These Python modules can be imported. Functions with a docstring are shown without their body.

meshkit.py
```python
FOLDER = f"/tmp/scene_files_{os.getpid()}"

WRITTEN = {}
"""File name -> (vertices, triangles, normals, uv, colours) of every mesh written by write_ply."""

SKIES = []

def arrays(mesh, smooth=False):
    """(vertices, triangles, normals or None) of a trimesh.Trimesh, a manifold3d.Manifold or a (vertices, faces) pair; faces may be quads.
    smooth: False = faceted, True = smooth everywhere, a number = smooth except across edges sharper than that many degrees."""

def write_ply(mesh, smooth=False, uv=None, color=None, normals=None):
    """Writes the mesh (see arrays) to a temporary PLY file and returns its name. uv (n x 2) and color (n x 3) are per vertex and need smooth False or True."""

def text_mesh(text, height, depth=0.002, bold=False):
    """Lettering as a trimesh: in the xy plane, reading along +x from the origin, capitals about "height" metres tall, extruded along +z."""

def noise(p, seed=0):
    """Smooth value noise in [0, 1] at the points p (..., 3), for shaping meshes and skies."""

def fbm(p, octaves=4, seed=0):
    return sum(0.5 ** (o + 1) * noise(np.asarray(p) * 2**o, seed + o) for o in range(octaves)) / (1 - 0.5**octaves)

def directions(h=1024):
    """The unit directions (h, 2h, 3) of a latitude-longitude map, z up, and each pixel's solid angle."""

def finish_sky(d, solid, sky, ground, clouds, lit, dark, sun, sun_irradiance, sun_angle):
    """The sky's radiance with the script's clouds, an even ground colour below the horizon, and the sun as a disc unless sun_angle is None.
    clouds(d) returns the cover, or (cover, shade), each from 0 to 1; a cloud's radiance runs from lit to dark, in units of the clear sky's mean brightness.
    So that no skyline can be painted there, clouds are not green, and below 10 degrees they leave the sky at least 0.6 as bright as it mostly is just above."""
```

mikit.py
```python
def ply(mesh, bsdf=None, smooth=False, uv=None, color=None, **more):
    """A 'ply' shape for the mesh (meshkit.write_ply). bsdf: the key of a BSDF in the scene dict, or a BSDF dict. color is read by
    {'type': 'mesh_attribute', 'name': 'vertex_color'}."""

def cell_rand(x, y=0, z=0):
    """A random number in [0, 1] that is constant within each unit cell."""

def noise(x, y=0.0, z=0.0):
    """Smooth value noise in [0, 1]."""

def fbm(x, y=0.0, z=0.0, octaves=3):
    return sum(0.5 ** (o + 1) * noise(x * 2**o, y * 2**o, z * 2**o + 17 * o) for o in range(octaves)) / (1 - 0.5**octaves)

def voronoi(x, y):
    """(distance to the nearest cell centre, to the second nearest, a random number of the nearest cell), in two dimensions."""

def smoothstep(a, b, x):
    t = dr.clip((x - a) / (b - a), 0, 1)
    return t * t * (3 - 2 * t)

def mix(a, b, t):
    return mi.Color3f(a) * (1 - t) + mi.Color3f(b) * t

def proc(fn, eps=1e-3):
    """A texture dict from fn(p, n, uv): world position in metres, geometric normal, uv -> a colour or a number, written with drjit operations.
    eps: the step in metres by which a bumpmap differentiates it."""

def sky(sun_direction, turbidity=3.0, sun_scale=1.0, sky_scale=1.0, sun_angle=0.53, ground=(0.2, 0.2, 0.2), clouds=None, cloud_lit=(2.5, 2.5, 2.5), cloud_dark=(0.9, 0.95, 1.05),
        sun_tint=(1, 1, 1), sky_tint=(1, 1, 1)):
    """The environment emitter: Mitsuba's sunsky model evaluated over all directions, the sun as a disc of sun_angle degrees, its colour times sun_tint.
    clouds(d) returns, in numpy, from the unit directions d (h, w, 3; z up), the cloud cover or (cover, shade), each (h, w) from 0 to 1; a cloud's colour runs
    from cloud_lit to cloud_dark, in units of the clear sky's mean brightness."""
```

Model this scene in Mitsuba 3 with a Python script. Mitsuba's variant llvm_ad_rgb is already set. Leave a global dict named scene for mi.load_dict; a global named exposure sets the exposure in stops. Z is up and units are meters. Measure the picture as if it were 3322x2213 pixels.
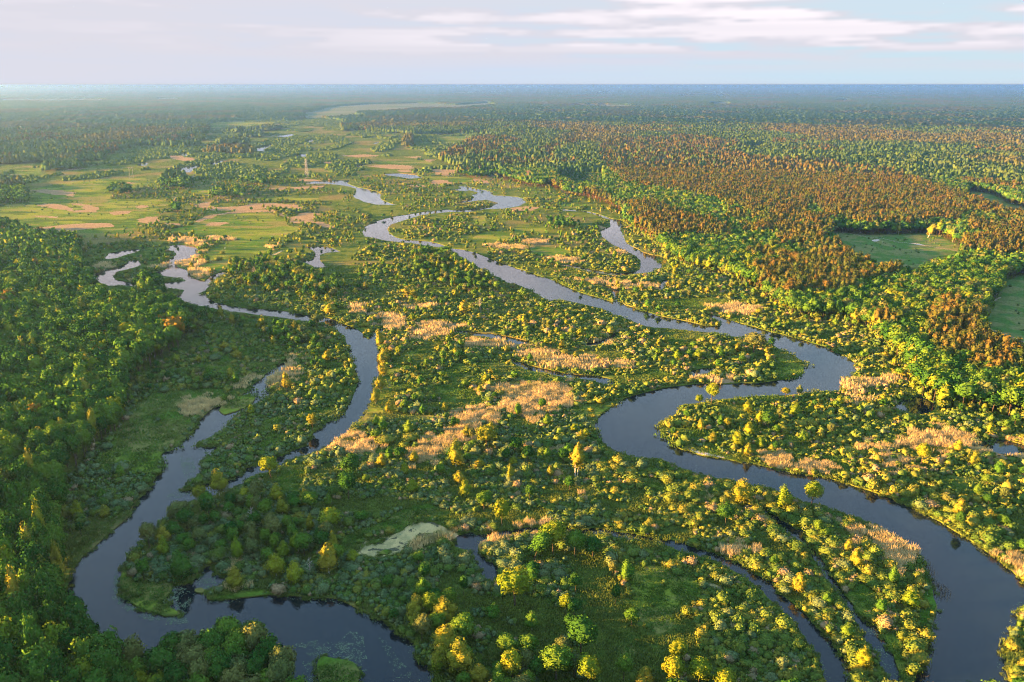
import math
import drjit as dr
import numpy as np
import trimesh
import mitsuba as mi
from shapely import box, contains_xy, prepare
from shapely.geometry import LineString, Polygon
from shapely.ops import unary_union
import meshkit
import mikit

# ---------------------------------------------------------------- camera, sky and sun, exposure, air
scene, labels = {}, {}
PITCH = 0.31446
scene['camera'] = {'type': 'perspective', 'fov': 66.0, 'fov_axis': 'x', 'near_clip': 1.0, 'far_clip': 400000.0, 'medium': {'type': 'ref', 'id': 'air'},
    'to_world': mi.ScalarTransform4f().look_at(origin=[0, 0, 170], target=[0, math.cos(PITCH), 170 - math.sin(PITCH)], up=[0, 0, 1])}
def clouds(d):
    """Thin streaked cloud, thicker and paler on the left, broken with blue on the right; clearer overhead."""
    el = np.arcsin(np.clip(d[..., 2], 0, 1)); az = np.arctan2(d[..., 0], d[..., 1])
    w = np.maximum(el, .006)
    p = np.stack([az * 6.5 + 9, np.log(w) * 4.4 + 1.1 * az, np.full(az.shape, 2.0)], -1)
    a = meshkit.fbm(p, 5, 3); b = meshkit.fbm(p * [.45, 1.5, 1] + 7, 4, 9)
    t = np.clip((.65 * a + .35 * b - .39) / .19, 0, 1); t = t * t * (3 - 2 * t)
    t *= np.clip((el - .010) / .035, 0, 1)                      # the streaks dissolve in the haze above the horizon
    left = np.clip(.42 - az * 1.15, 0, 1)
    high = np.clip((el - .34) / .35, 0, 1)
    open_ = np.clip((el - .10) / .10, 0, 1)                     # gaps of clear sky widen with height
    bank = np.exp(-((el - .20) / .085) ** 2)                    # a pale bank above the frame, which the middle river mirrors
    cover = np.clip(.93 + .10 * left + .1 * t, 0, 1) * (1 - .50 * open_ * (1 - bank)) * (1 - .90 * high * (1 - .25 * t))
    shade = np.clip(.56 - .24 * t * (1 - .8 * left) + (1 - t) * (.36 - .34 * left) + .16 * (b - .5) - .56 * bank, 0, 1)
    return cover, shade
az, el = math.radians(-95), math.radians(8.5)
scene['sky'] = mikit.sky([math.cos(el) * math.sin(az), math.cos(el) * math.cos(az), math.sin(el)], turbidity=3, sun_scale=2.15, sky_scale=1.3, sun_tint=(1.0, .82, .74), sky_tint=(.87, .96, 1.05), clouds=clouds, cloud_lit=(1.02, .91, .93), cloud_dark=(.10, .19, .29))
exposure = 4.55
AIR_ALBEDO, AIR_DENSITY, AIR_G = (.29, .56, 1.0), .9e-4, .76

# ---------------------------------------------------------------- map outlines, in metres from below the camera (x right, y ahead)
SHAPES = {
 'river': '''-104,1356 -87,1375 -97,1414 -76,1397 -57,1367 -44,1353 -33,1334 -30,1288 -6,1279 10,1267 21,1237 22,1205 11,1167 -4,1149 -16,1138 -37,1135 -49,1121 -62,1108 -89,1108 -106,1096 -123,1083 -135,1055 -147,1025 -155,1003 -155,976 -148,946 -136,917 -124,904 -106,897 -92.2,890.2 -81.1,877.3 -66.3,852.4 -49.9,844.4 -38.2,828.8 -28.3,810.1 -11.3,781.7 3.2,755.2 13.0,742.5 23.6,724.3 35.2,709.7 45.9,687.4 53.6,669.0 64.7,651.4 75.7,639.4 83.9,626.9 85.7,634.7 86.0,653.9 84.3,671.6 79.0,681.0 72.9,684.7 73.9,688.5 86.8,682.0 89.4,671.6 93.8,666.4 89.7,644.2 88.4,632.4 92.4,618.8 101.3,607.9 102.1,605.2 114.9,586.5 129.5,574.7 136.0,568.9 143.0,561.4 154.4,558.8 156.0,565.1 155.4,576.6 152.4,582.5 149.8,590.6 156.6,590.6 164.1,580.6 171.5,567.0 179.7,557.7 187.0,546.8 194.7,538.1 202.2,529.6 208.8,519.7 215.2,510.2 219.5,500.9 220.5,489.1 220.6,477.7 216.4,464.2 209.8,453.8 201.5,446.3 195.4,436.6 192.2,429.6 184.4,429.2 175.1,426.9 167.6,424.6 156.5,421.7 148.2,421.7 130.6,418.4 117.3,415.1 108.3,411.9 103.0,409.8 95.2,407.7 89.4,395.4 83.5,389.5 79.4,383.8 76.9,376.4 77.6,365.7 80.3,357.2 83.6,351.4 87.1,351.0 90.8,345.5 95.8,343.0 101.7,341.5 108.5,338.4 114.8,336.3 120.5,332.6 126.3,329.7 132.5,326.1 137.8,324.1 143.9,322.7 148.8,318.5 153.4,313.8 159.1,309.2 164.5,302.8 168.1,297.2 171.6,291.9 174.7,286.1 177.2,279.3 179.5,272.9 181.1,265.7 183.3,259.7 184.3,254.0 184.2,247.6 183.8,242.5 186.1,235.7 184.0,232.4 174.8,229.2 169.3,222.2 163.3,215.6 154.6,204.6 152.3,200.7 150.0,195.0 148.2,190.8 144.2,183.9 116.7,185.0 120.9,193.2 126.1,200.7 131.5,207.9 137.1,216.3 142.7,224.5 145.9,229.2 147.4,235.7 149.4,241.6 150.7,244.2 153.1,253.3 155.0,259.9 154.5,262.9 153.5,268.9 150.4,274.7 147.6,280.1 144.2,284.6 142.4,287.4 138.2,290.3 133.5,293.9 131.2,297.5 122.8,299.9 120.5,304.3 115.9,309.5 112.1,314.1 106.1,313.4 105.2,316.8 99.4,319.5 90.9,322.3 85.2,326.5 79.2,330.1 73.6,336.6 68.9,341.2 64.6,340.4 56.1,344.3 47.1,350.6 45.1,358.9 43.9,367.4 42.7,378.2 45.2,387.6 48.3,395.4 54.0,403.5 59.1,411.9 64.9,418.4 73.4,425.1 82.8,430.8 92.1,435.5 101.4,437.8 107.1,440.2 115.2,441.4 127.9,440.2 137.2,442.6 145.6,441.4 155.4,445.1 165.4,448.8 175.1,453.8 180.9,458.9 183.4,466.8 187.4,474.9 187.1,486.2 184.4,494.9 182.0,502.4 179.6,510.2 175.6,523.0 165.9,527.9 152.5,535.7 144.0,543.3 134.0,545.1 124.2,548.6 114.4,554.0 105.9,554.0 98.2,559.5 90.4,572.7 80.9,584.5 76.3,592.7 72.0,605.2 61.4,616.1 52.7,625.0 43.6,631.9 30.4,631.0 28.1,634.2 23.7,646.0 15.5,665.8 8.1,681.4 -3.5,692.2 -13.1,714.8 -21.5,726.6 -30.6,751.2 -36.9,764.2 -42.0,781.0 -52.1,802.0 -59.3,820.4 -67.2,843.5 -75.8,852.4 -82.5,856.4 -92.9,864.7 -101.4,868.8 -114.3,881.5 -128.0,885.8 -146,895 -162,913 -174,922 -183,956 -185,987 -182,1020 -170,1055 -161,1069 -145,1086 -126,1112 -109,1121 -95,1135 -84,1129 -64,1135 -46,1146 -31,1167 -21,1197 -40,1232 -62,1213 -86,1187 -89,1193 -69,1227 -60,1257 -66,1292 -58,1302 -57,1321 -73,1347 -77,1334 -103,1353
-390.7,714.8 -391.4,732.6 -389.3,748.1 -384.0,757.7 -382.8,772.2 -386.5,786.5 -381.7,786.5 -378.2,778.9 -370.4,765.5 -374.7,750.0 -380.6,738.7 -375.6,717.7 -366.3,703.3 -351.7,695.0 -329.6,689.5 -311.2,692.2 -299.9,696.6 -292.2,702.2 -306.6,713.6 -323.8,722.4 -335.9,725.4 -337.0,737.5 -333.7,746.2 -334.5,757.7 -343.0,776.2 -349.6,784.4 -347.9,798.4 -350.8,820.4 -360,836 -370,842 -374,860 -379,866 -368,868 -355,864 -344,844 -339.1,828.0 -335.9,802.0 -339.2,787.9 -340.2,777.6 -332.0,757.7 -320.4,748.1 -309.2,733.8 -304.7,720.6 -293.0,706.2 -283.6,700.5 -279.1,686.8 -275.1,673.6 -271.5,673.6 -276.6,697.7 -279.6,720.6 -275.3,735.6 -273.1,731.4 -275.1,711.9 -274.3,695.0 -270.9,673.6 -266.2,655.8 -258.9,641.3 -250.4,629.6 -236.8,618.3 -222.1,609.5 -208.8,604.4 -193.2,602.2 -179.0,596.8 -165.5,588.6 -158.0,585.3 -151.2,585.3 -141.9,578.6 -127.4,563.2 -119.1,554.0 -110.4,541.5 -103.1,529.6 -99.8,522.3 -97.9,523.0 -100.1,533.0 -97.7,546.8 -96.4,548.6 -96.6,539.8 -95.4,526.3 -92.7,513.3 -87.4,489.1 -83.7,472.2 -82.1,456.4 -81.1,439.0 -81.3,427.3 -79.8,414.0 -78.9,403.5 -79.9,393.4 -82.4,381.9 -84.1,371.0 -86.7,365.7 -90.2,357.2 -93.0,350.6 -99.9,344.3 -105.7,339.6 -107.9,335.1 -107.7,334.5 -110.8,328.7 -115.1,325.1 -119.7,323.0 -120.2,316.1 -123.6,310.8 -128.6,306.9 -131.0,303.1 -136.6,301.2 -137.6,297.5 -142.2,292.1 -143.4,286.3 -142.9,279.6 -144.0,275.2 -143.9,270.0 -145.1,264.9 -145.2,258.0 -143.5,249.6 -140.9,242.5 -136.0,234.9 -131.6,230.8 -127.2,227.6 -121.9,225.7 -117.8,224.1 -112.9,224.1 -111.9,225.3 -115.3,227.6 -118.8,230.0 -123.6,230.8 -120.3,233.6 -120.8,239.9 -123.0,243.3 -122.1,244.2 -119.4,241.6 -116.0,242.0 -114.4,246.0 -115.0,250.5 -112.8,253.3 -109.1,255.1 -111.0,251.4 -108.8,248.2 -105.2,246.9 -102.5,248.2 -102.9,243.3 -102.3,241.6 -106.8,238.2 -106.8,234.0 -105.3,232.8 -97.3,233.1 -90.3,234.7 -82.9,235.5 -75.1,234.7 -69.7,233.5 -64.8,234.3 -59.3,232.8 -54.6,229.2 -51.2,226.8 -46.3,223.8 -40.8,220.0 -37.9,216.3 -34.7,213.5 -31.5,210.7 -30.9,205.3 -27.8,202.0 -24.8,199.4 -23.6,195.7 -22.3,190.8 -20.2,182.2 -56.9,180.6 -60.0,186.2 -65.1,187.9 -74.1,189.6 -87.4,190.8 -100.3,190.8 -113.8,192.0 -122.0,195.7 -131.0,202.0 -137.7,207.9 -143.2,214.9 -148.6,222.2 -152.4,227.6 -155.5,232.4 -158.1,238.2 -160.3,245.1 -163.2,250.5 -162.5,253.3 -163.3,259.0 -161.9,264.9 -161.2,272.6 -159.9,279.6 -158.9,287.4 -160.3,294.5 -161.7,304.3 -160.7,310.8 -162.9,320.2 -162.5,328.7 -167.9,342.1 -169.9,345.8 -168.6,351.4 -166.0,355.5 -165.7,365.7 -164.7,374.5 -166.5,387.6 -166.3,395.4 -164.9,404.5 -163.2,406.6 -159.9,408.7 -157.5,416.2 -155.4,425.1 -155.2,429.6 -153.5,446.3 -151.2,456.4 -149.6,469.5 -144.7,481.9 -144.0,477.7 -145.3,464.2 -149.6,453.8 -147.7,441.4 -141.1,430.8 -138.5,426.2 -142.0,414.0 -146.8,403.5 -149.2,391.5 -148.6,378.2 -152.4,365.7 -155.7,358.9 -155.2,355.5 -149.9,354.7 -144.4,355.5 -144.5,345.8 -147.3,338.1 -144.1,330.7 -143.0,328.7 -143.4,324.4 -144.7,317.4 -146.6,310.8 -145.5,309.5 -142.1,310.8 -139.7,316.1 -135.9,318.1 -129.3,318.1 -125.5,324.4 -124.7,332.3 -119.8,336.0 -113.7,343.6 -110.1,345.8 -108.6,350.6 -102.7,355.5 -102.4,369.2 -99.4,381.9 -95.7,389.5 -92.8,395.4 -92.5,405.6 -91.3,416.2 -91.8,431.9 -93.7,451.3 -97.0,464.2 -102.5,483.3 -106.6,494.9 -111.2,513.3 -117.1,533.0 -121.2,543.3 -125.1,552.2 -133.7,561.4 -139.7,568.9 -146.1,572.7 -157.8,575.8 -170.4,581.7 -183.1,587.0 -198.1,591.8 -209.1,598.0 -221.2,600.1 -235.7,608.7 -247.5,615.2 -260.3,624.1 -271.0,633.3 -280.6,643.6 -279.5,653.3 -282.9,669.9 -299.6,673.6 -312.4,685.7 -320.8,684.1 -326.1,681.4 -342.8,684.1 -359.1,685.7 -374.2,700.5 -386.4,709.0''',
 'oxbow': '''134,1049 143,1043 145,1025 138,976 131,927 127.9,890.2 131.9,860.5 139.7,828.8 146.4,813.8 153.4,810.1 156.8,795.7 157.7,788.7 150.3,768.2 141.1,748.8 130.6,736.3 115.7,729.0 103.9,723.1 95.9,724.3 85.5,729.0 72.9,741.3 62.7,753.9 54.7,761.7 46.6,769.6 55.2,768.2 66.1,760.4 76.4,748.8 90.4,736.3 99.5,731.5 110.8,733.3 123.8,745.6 130.1,768.2 131.9,788.7 130.7,810.1 124.8,832.7 118.5,856.4 112.0,881.5 108,917 108,956 116,976 126,989 128,1020 132,1043 122,1064 113,1092 99,1113 73,1124 75,1135 99,1121 111,1110 123,1077
-375,1446 -367,1478 -347,1487 -319,1492 -305,1492 -299,1446 -273,1393 -247,1363 -228,1334 -216,1306 -211,1262 -202,1229 -186,1197 -173,1182 -181,1178 -203,1182 -226,1213 -247,1254 -257,1288 -258,1324 -268,1373 -284,1399 -304,1420 -341,1446 -361,1442''',
 'stream': '''-20.0,274.7 -16.0,275.2 -10.2,274.4 -4.5,276.5 1.3,277.9 6.6,279.2 10.1,278.7 15.4,279.6 21.3,279.8 24.6,277.7 29.4,278.3 36.4,278.7 41.8,275.4 47.5,274.4 54.0,272.3 60.0,270.2 66.6,268.7 66.2,266.9 69.2,264.9 72.8,263.4 75.8,261.9 78.6,259.9 82.3,257.0 85.9,252.3 88.6,246.9 92.2,243.3 93.0,237.4 94.7,233.2 97.3,227.6 98.4,223.8 99.2,217.8 101.0,214.9 102.4,210.0 101.7,205.9 102.9,202.0 102.2,196.9 99.9,190.8 97.3,183.9 92.3,183.9 94.3,190.8 95.1,195.7 95.4,200.0 95.7,203.3 95.8,207.3 95.2,210.7 95.3,216.3 94.0,220.7 93.1,225.3 92.1,228.4 89.9,234.0 88.9,239.0 86.2,244.2 83.0,249.6 79.6,253.3 77.8,256.6 72.9,259.2 69.5,261.1 65.4,262.9 60.6,267.4 53.8,270.5 47.2,272.3 41.5,273.1 36.1,275.8 29.2,276.1 24.5,275.8 21.1,277.4 15.3,277.4 10.0,276.3 6.6,276.8 1.3,275.2 -4.4,274.0 -10.2,272.9 -13.5,268.9 -14.7,264.9 -12.0,259.9 -7.4,253.3 -4.4,248.7 -7.2,243.3 -10.5,247.8 -13.5,257.0 -16.0,263.4 -18.3,264.9 -21.2,266.4 -22.6,270.0
106.2,294.5 108.4,289.7 110.6,283.5 113.2,279.0 116.4,276.3 115.6,271.0 114.9,265.9 116.1,259.9 116.2,254.2 115.4,247.8 115.6,241.6 115.8,235.7 116.4,230.8 116.1,225.3 117.5,221.5 119.6,218.5 119.1,214.2 119.1,210.0 118.5,204.6 117.3,200.0 116.8,195.0 116.1,190.8 113.6,183.9 110.3,183.9 113.1,192.7 114.1,196.9 114.6,202.0 115.4,207.9 114.9,212.1 114.8,218.5 115.7,223.0 115.6,227.6 115.4,233.2 115.1,239.0 114.3,245.1 114.1,251.4 114.9,258.0 113.7,263.9 113.8,268.9 111.8,273.1 109.3,279.6 107.8,288.0''',
 'duck': '''-60.3,261.9 -58.7,264.9 -57.9,270.0 -54.8,272.1 -50.4,273.1 -45.1,276.3 -42.7,280.7 -40.2,284.0 -36.8,285.1 -31.9,284.0 -28.7,281.8 -25.5,278.5 -20.0,274.7 -22.6,270.0 -26.5,275.8 -32.2,274.7 -37.6,271.5 -40.5,267.4 -41.2,263.9 -44.0,259.9 -48.2,259.0 -53.6,258.0 -57.6,259.0
-254.8,816.0 -249.1,840.5 -245.6,840.5 -248.0,814.5
0.2,386.6 4.9,391.1 3.7,385.7 1.0,384.2
-8.3,377.3 -5.1,381.0 -5.8,375.4
69.7,245.1 72.7,242.5 76.0,239.0 76.2,236.9 72.4,236.9 69.6,240.3''',
 'backwater': '''-42.9,546.8 -33.4,545.8 -23.7,540.5 -13.2,538.8 -2.8,531.9 4.4,526.9 12.4,520.4 5.3,517.5 -3.8,523.9 -13.0,530.6 -23.5,535.7 -34.1,540.9
0.3,483.3 6.8,476.3 15.8,468.1 24.7,462.8 33.4,456.4 42.2,454.6 51.0,453.3 59.2,447.5 60.7,441.4 54.2,442.1 46.2,449.5 34.0,452.0 23.6,458.4 11.2,464.7 4.0,474.4
51.4,517.1 60.8,521.0 70.2,532.3 76.2,543.3 73.4,533.0 62.5,518.4 52.2,514.9
110.1,460.2 118.9,465.5 126.9,468.1 119.2,458.9 109.6,452.0
-116.1,596.8 -111.9,598.9 -110.1,591.8 -113.1,589.4''',
 'pond': '''-226.4,856.4 -216.2,860.5 -199.3,856.4 -184.8,832.7 -197.9,828.8 -203.0,817.5 -198.6,792.2 -189.4,771.6 -182.5,753.9 -191.8,757.1 -202.9,773.6 -212.9,787.3 -204.0,790.1 -203.7,806.5 -209.3,832.7 -217.7,846.8
214.1,405.6 225.4,417.3 233.9,419.5 236.6,410.8 234.2,404.5 226.2,397.4 219.7,395.4 214.8,398.4
233.7,358.9 243.0,362.2 248.3,361.4 253.6,355.5 256.1,350.6 247.6,345.8 237.4,346.6 233.3,353.1
-419,798 -424,817 -427,825 -421,833 -416,842 -409,847 -404,842 -402,830 -407,816 -409.1,801.4 -415.3,795.7
126.3,673.1 134.0,685.8 140.2,705.7 143.1,700.0 136.8,687.4 129.6,669.0
-843,1814 -851,1856 -833,1838 -811,1781 -820,1768''',
 'far_river': '''-254,1607 -228,1618 -204,1597 -181,1570 -171,1540 -195,1523 -219,1557 -245,1581
-340,1745 -343,1801 -335,1818 -331,1745
-710,1675 -723,1711 -714,1736 -705,1768 -697,1797 -681,1751 -681,1714 -665,1669 -659,1635 -674,1626
-677,1801 -687,1853 -681,1896 -668,1846 -665,1801
-721,2254 -731,2318 -723,2363 -726,2446 -705,2363 -688,2233 -664,2168 -691,2178
-818,2827 -802,2885 -794,2954 -767,2835 -776,2771
-647,2548 -656,2644 -636,2623 -631,2522
-552,2058 -540,2076 -521,2054 -514,1998 -531,2011
-854,2067 -857,2112 -845,2107 -821,2032
-641,2023 -635,2045 -619,1986
-624,1530 -627,1586 -619,1545
-426,2477 -408,2522 -412,2458
-1120,4870 -1100,5017 -1056,4777''',
 'isle': '''-160.7,399.4 -161.9,409.8 -158.2,418.4 -151.7,423.9 -146.6,418.4 -145.6,409.8 -150.3,399.4 -156.3,393.8
-112.8,238.6 -110.8,239.5 -108.2,237.8 -108.6,236.1 -111.9,236.9
-60.6,201.3 -59.4,203.9 -53.2,203.0 -48.8,201.3 -46.3,197.5 -46.1,192.7 -45.4,187.9 -56.6,187.9 -59.1,196.9
-55.8,267.9 -54.9,271.0 -51.0,271.5 -51.5,268.9
-51.2,260.4 -50.0,263.4 -47.0,263.4 -47.4,260.4''',
 'reed': '''-817,1343 -801,1363 -761,1343 -719,1315 -694,1262 -736,1288
-706,1175 -701,1197 -665,1175 -625,1132 -621,1112 -672,1146
-671,1190 -649,1193 -612,1160 -589,1132 -586,1112 -607,1105 -622,1118 -609,1132 -635,1167
-650,1073 -612,1069 -606,1052 -631,1055
-564,1105 -556,1121 -533,1112 -532,1092 -547,1082
-559,1167 -552,1182 -532,1160 -533,1135
-493,1037 -495,1067 -480,1069 -463,1037 -456,1008 -470,1011
-455,1020 -436,1014 -410,992 -425,987
-604,966 -594,976 -583,992 -565,1003 -544,1014 -511,1014 -501,987 -526,971 -539,941 -563,966 -574,946 -581,936
-468,1167 -470,1205 -455,1213 -452,1182 -429,1153 -402,1160 -385,1190 -357,1197 -318,1175 -302,1146 -304,1118 -332,1146 -361,1139 -388,1118 -421,1118 -445,1139
-418,1037 -415,1079 -400,1105 -378,1125 -349,1132 -317,1098 -297,1055 -283,1031 -271,1043 -246,1020 -222,987 -225,976 -255,1003 -284,1014 -306,1067 -337,1105 -371,1105 -397,1086 -403,1043 -406,1020
-396,1008 -385,1020 -370,1025 -364,1011 -381,992
-297,1055 -290,1105 -267,1092 -265,1043 -275,1031
-394,904 -389,915 -376,913 -362,895 -338,877 -333,865 -344,856 -357,873 -382,886
-362,917 -355,931 -338,917 -322,904 -320,892 -341,895
-338.4,774.9 -333.4,795.7 -338.6,832.7 -338,844 -326.2,832.7 -325.6,806.5 -325.2,778.3 -307.7,778.3 -306.8,768.2 -330.0,764.9
-310.9,736.3 -309.4,748.8 -300.0,750.1 -287.3,736.3 -286.6,721.3 -287.9,706.8 -302.9,721.3
-409.7,755.2 -407.7,768.2 -398.9,764.9 -396.5,745.6
-272,865 -267,869 -262.8,850.0
-370.6,706.8 -346.7,698.4 -322.7,704.0 -319.6,696.7 -343.4,691.2
-347.6,736.3 -332.6,727.2 -308.5,718.3 -328.8,718.3
-351.6,752.0 -348.6,764.9 -341.3,771.6 -336.7,760.4 -343.3,745.6
-544,1267 -517,1242 -515,1224
-413,1487 -393,1515 -355,1496 -368,1468
-896,2036 -831,2028 -735,1908 -775,1889
-717,1446 -701,1468 -680,1446 -694,1424
-431,1353 -396,1387 -329,1414 -332,1373 -399,1343
-470,1853 -414,1871 -409,1818
-677,1605 -664,1618 -651,1570
-532,1871 -517,1878 -510,1828
-761,1736 -902,1705 -930,1660 -939,1705
-315,1751 -275,1801 -213,1768 -211,1675 -261,1705
-172,1705 -114,1675 -124,1565 -149,1591
-151,1492 -130,1503 -104,1446 -124,1424 -143,1435
-73,1515 -45,1496 -41,1435 -60,1446
-4,1146 16,1160 41,1153 25,1118 1,1118
-28.5,864.7 -12.5,873.0 18.0,856.4 16.0,832.7 -12.1,840.5
10.4,890.2 37.2,899.0 41.1,873.0 19.9,868.8
30.2,795.7 48.5,802.8 70.1,792.2 61.4,774.9 40.1,785.2
100,997 115,997 118,976 105,971
55.1,706.8 76.4,706.8 95.0,695.6 114.8,687.4 127.7,679.4 124.6,669.0 104.3,669.0 86.8,682.0 69.0,698.4
100.6,825.0 118.5,832.7 122.6,817.5 106.4,810.1
-189,1414 -160,1424 -147,1399 -175,1383
-139,2819 -38,2779 25,2666 -17,2595 -84,2666
-264,1994 -223,2007 -221,1927
-214,1927 -182,1915 -186,1853
-429,2028 -371,2071 -331,2028 -376,1978
-241,1675 -212,1681 -201,1640 -224,1632
-369,1736 -333,1711 -338,1675
-140.4,631.9 -130.2,622.8 -118.0,601.0 -114.6,588.6 -123.7,601.0
-88.1,609.5 -77.2,616.1 -58.4,616.1 -64.2,603.1 -80.1,601.0
-102.7,584.5 -89.8,588.6 -80.4,576.6 -76.3,561.4 -81.9,546.8 -93.5,554.0
-78.5,561.4 -62.8,567.0 -40.9,565.1 -29.9,561.4 -31.7,554.0 -50.9,554.0 -65.8,554.0
-72.0,543.3 -61.5,554.0 -46.3,550.4 -41.6,543.3 -45.3,536.4 -58.9,527.9 -67.5,531.3
-35.9,519.7 -17.9,523.0 0.3,518.1 6.2,511.7 -2.7,505.5 -21.5,510.2 -33.4,510.2
0.3,505.5 21.5,494.9 39.9,483.3 62.3,481.9 60.6,474.9 50.9,461.5 34.8,464.2 20.5,469.5 7.8,483.3
62.2,480.5 76.8,477.7 74.1,472.2 63.0,472.2
50.0,513.3 62.6,519.1 72.8,536.4 78.7,550.4 75.9,536.4 64.3,516.5 55.7,510.2 45.8,510.2
-15.0,429.6 -2.3,435.5 14.0,436.6 29.7,439.0 36.1,431.9 32.4,416.2 35.7,405.6 24.3,403.5 13.0,399.4 1.8,393.4 -7.0,401.4 -3.1,416.2
-32.3,387.6 -21.9,395.4 -9.3,399.4 -7.6,391.5 -13.6,383.8 -22.1,369.2 -28.2,372.7
-51.5,344.3 -44.4,355.5 -33.7,365.7 -22.1,369.2 -24.5,360.5 -33.4,344.3 -42.3,336.6 -48.0,338.1
5.0,395.4 12.1,397.4 8.0,387.6
-90.4,355.5 -86.7,362.2 -80.5,364.0 -72.3,358.9 -66.2,344.3 -70.1,342.7 -77.0,345.8
-183.8,401.4 -183.1,414.0 -178.1,416.2 -172.8,410.8 -165.8,414.0 -165.2,407.7 -167.1,397.4 -169.6,387.6 -177.4,393.4
-147.7,441.4 -147.3,461.5 -145.1,490.5 -138.7,480.5 -137.8,456.4 -138.3,439.0 -140.6,431.9
-159.0,441.4 -158.5,453.8 -153.0,456.4 -153.5,446.3
197.8,441.4 207.7,448.8 222.6,452.5 237.1,451.3 236.0,441.4 225.6,441.4 212.0,434.3 200.6,427.3 194.8,429.6
193.8,413.0 206.4,411.9 203.8,407.7 194.5,408.7
175.8,352.2 185.1,355.5 198.2,358.9 209.6,376.4 223.3,373.6 233.4,367.4 231.6,358.9 222.7,350.6 209.7,347.4 201.8,345.8 197.1,350.6 182.9,350.6
222.0,350.6 232.4,351.4 236.9,345.8 246.6,344.3 245.6,335.1 242.8,338.1 232.5,344.3 223.1,347.4
253.9,362.2 261.6,360.5 258.1,357.2 254.8,357.5
171.1,335.1 182.5,340.4 188.3,338.1 180.0,332.2 173.3,329.2
164.6,609.5 183.9,620.5 199.5,609.5 200.4,601.0 184.3,592.7 163.9,588.6
117.8,341.9 127.3,341.2 138.2,336.6 145.0,329.2 144.7,324.9 138.6,326.4 130.0,328.5 120.8,333.6
121.1,474.9 132.9,477.7 126.3,469.5 121.8,470.0
115.4,446.3 135.4,448.8 132.6,441.4 116.2,442.1
140.3,285.1 144.0,284.0 148.3,276.3 151.8,268.9 154.0,261.9 153.3,257.0 147.2,252.3 142.7,249.6 138.9,250.5 139.7,257.0 139.5,266.9 138.5,275.2
129.4,259.9 133.8,259.9 134.2,253.3 131.5,249.6 128.2,253.3
80.4,264.9 84.1,263.9 88.5,259.9 87.4,258.0 81.4,259.9
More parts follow.
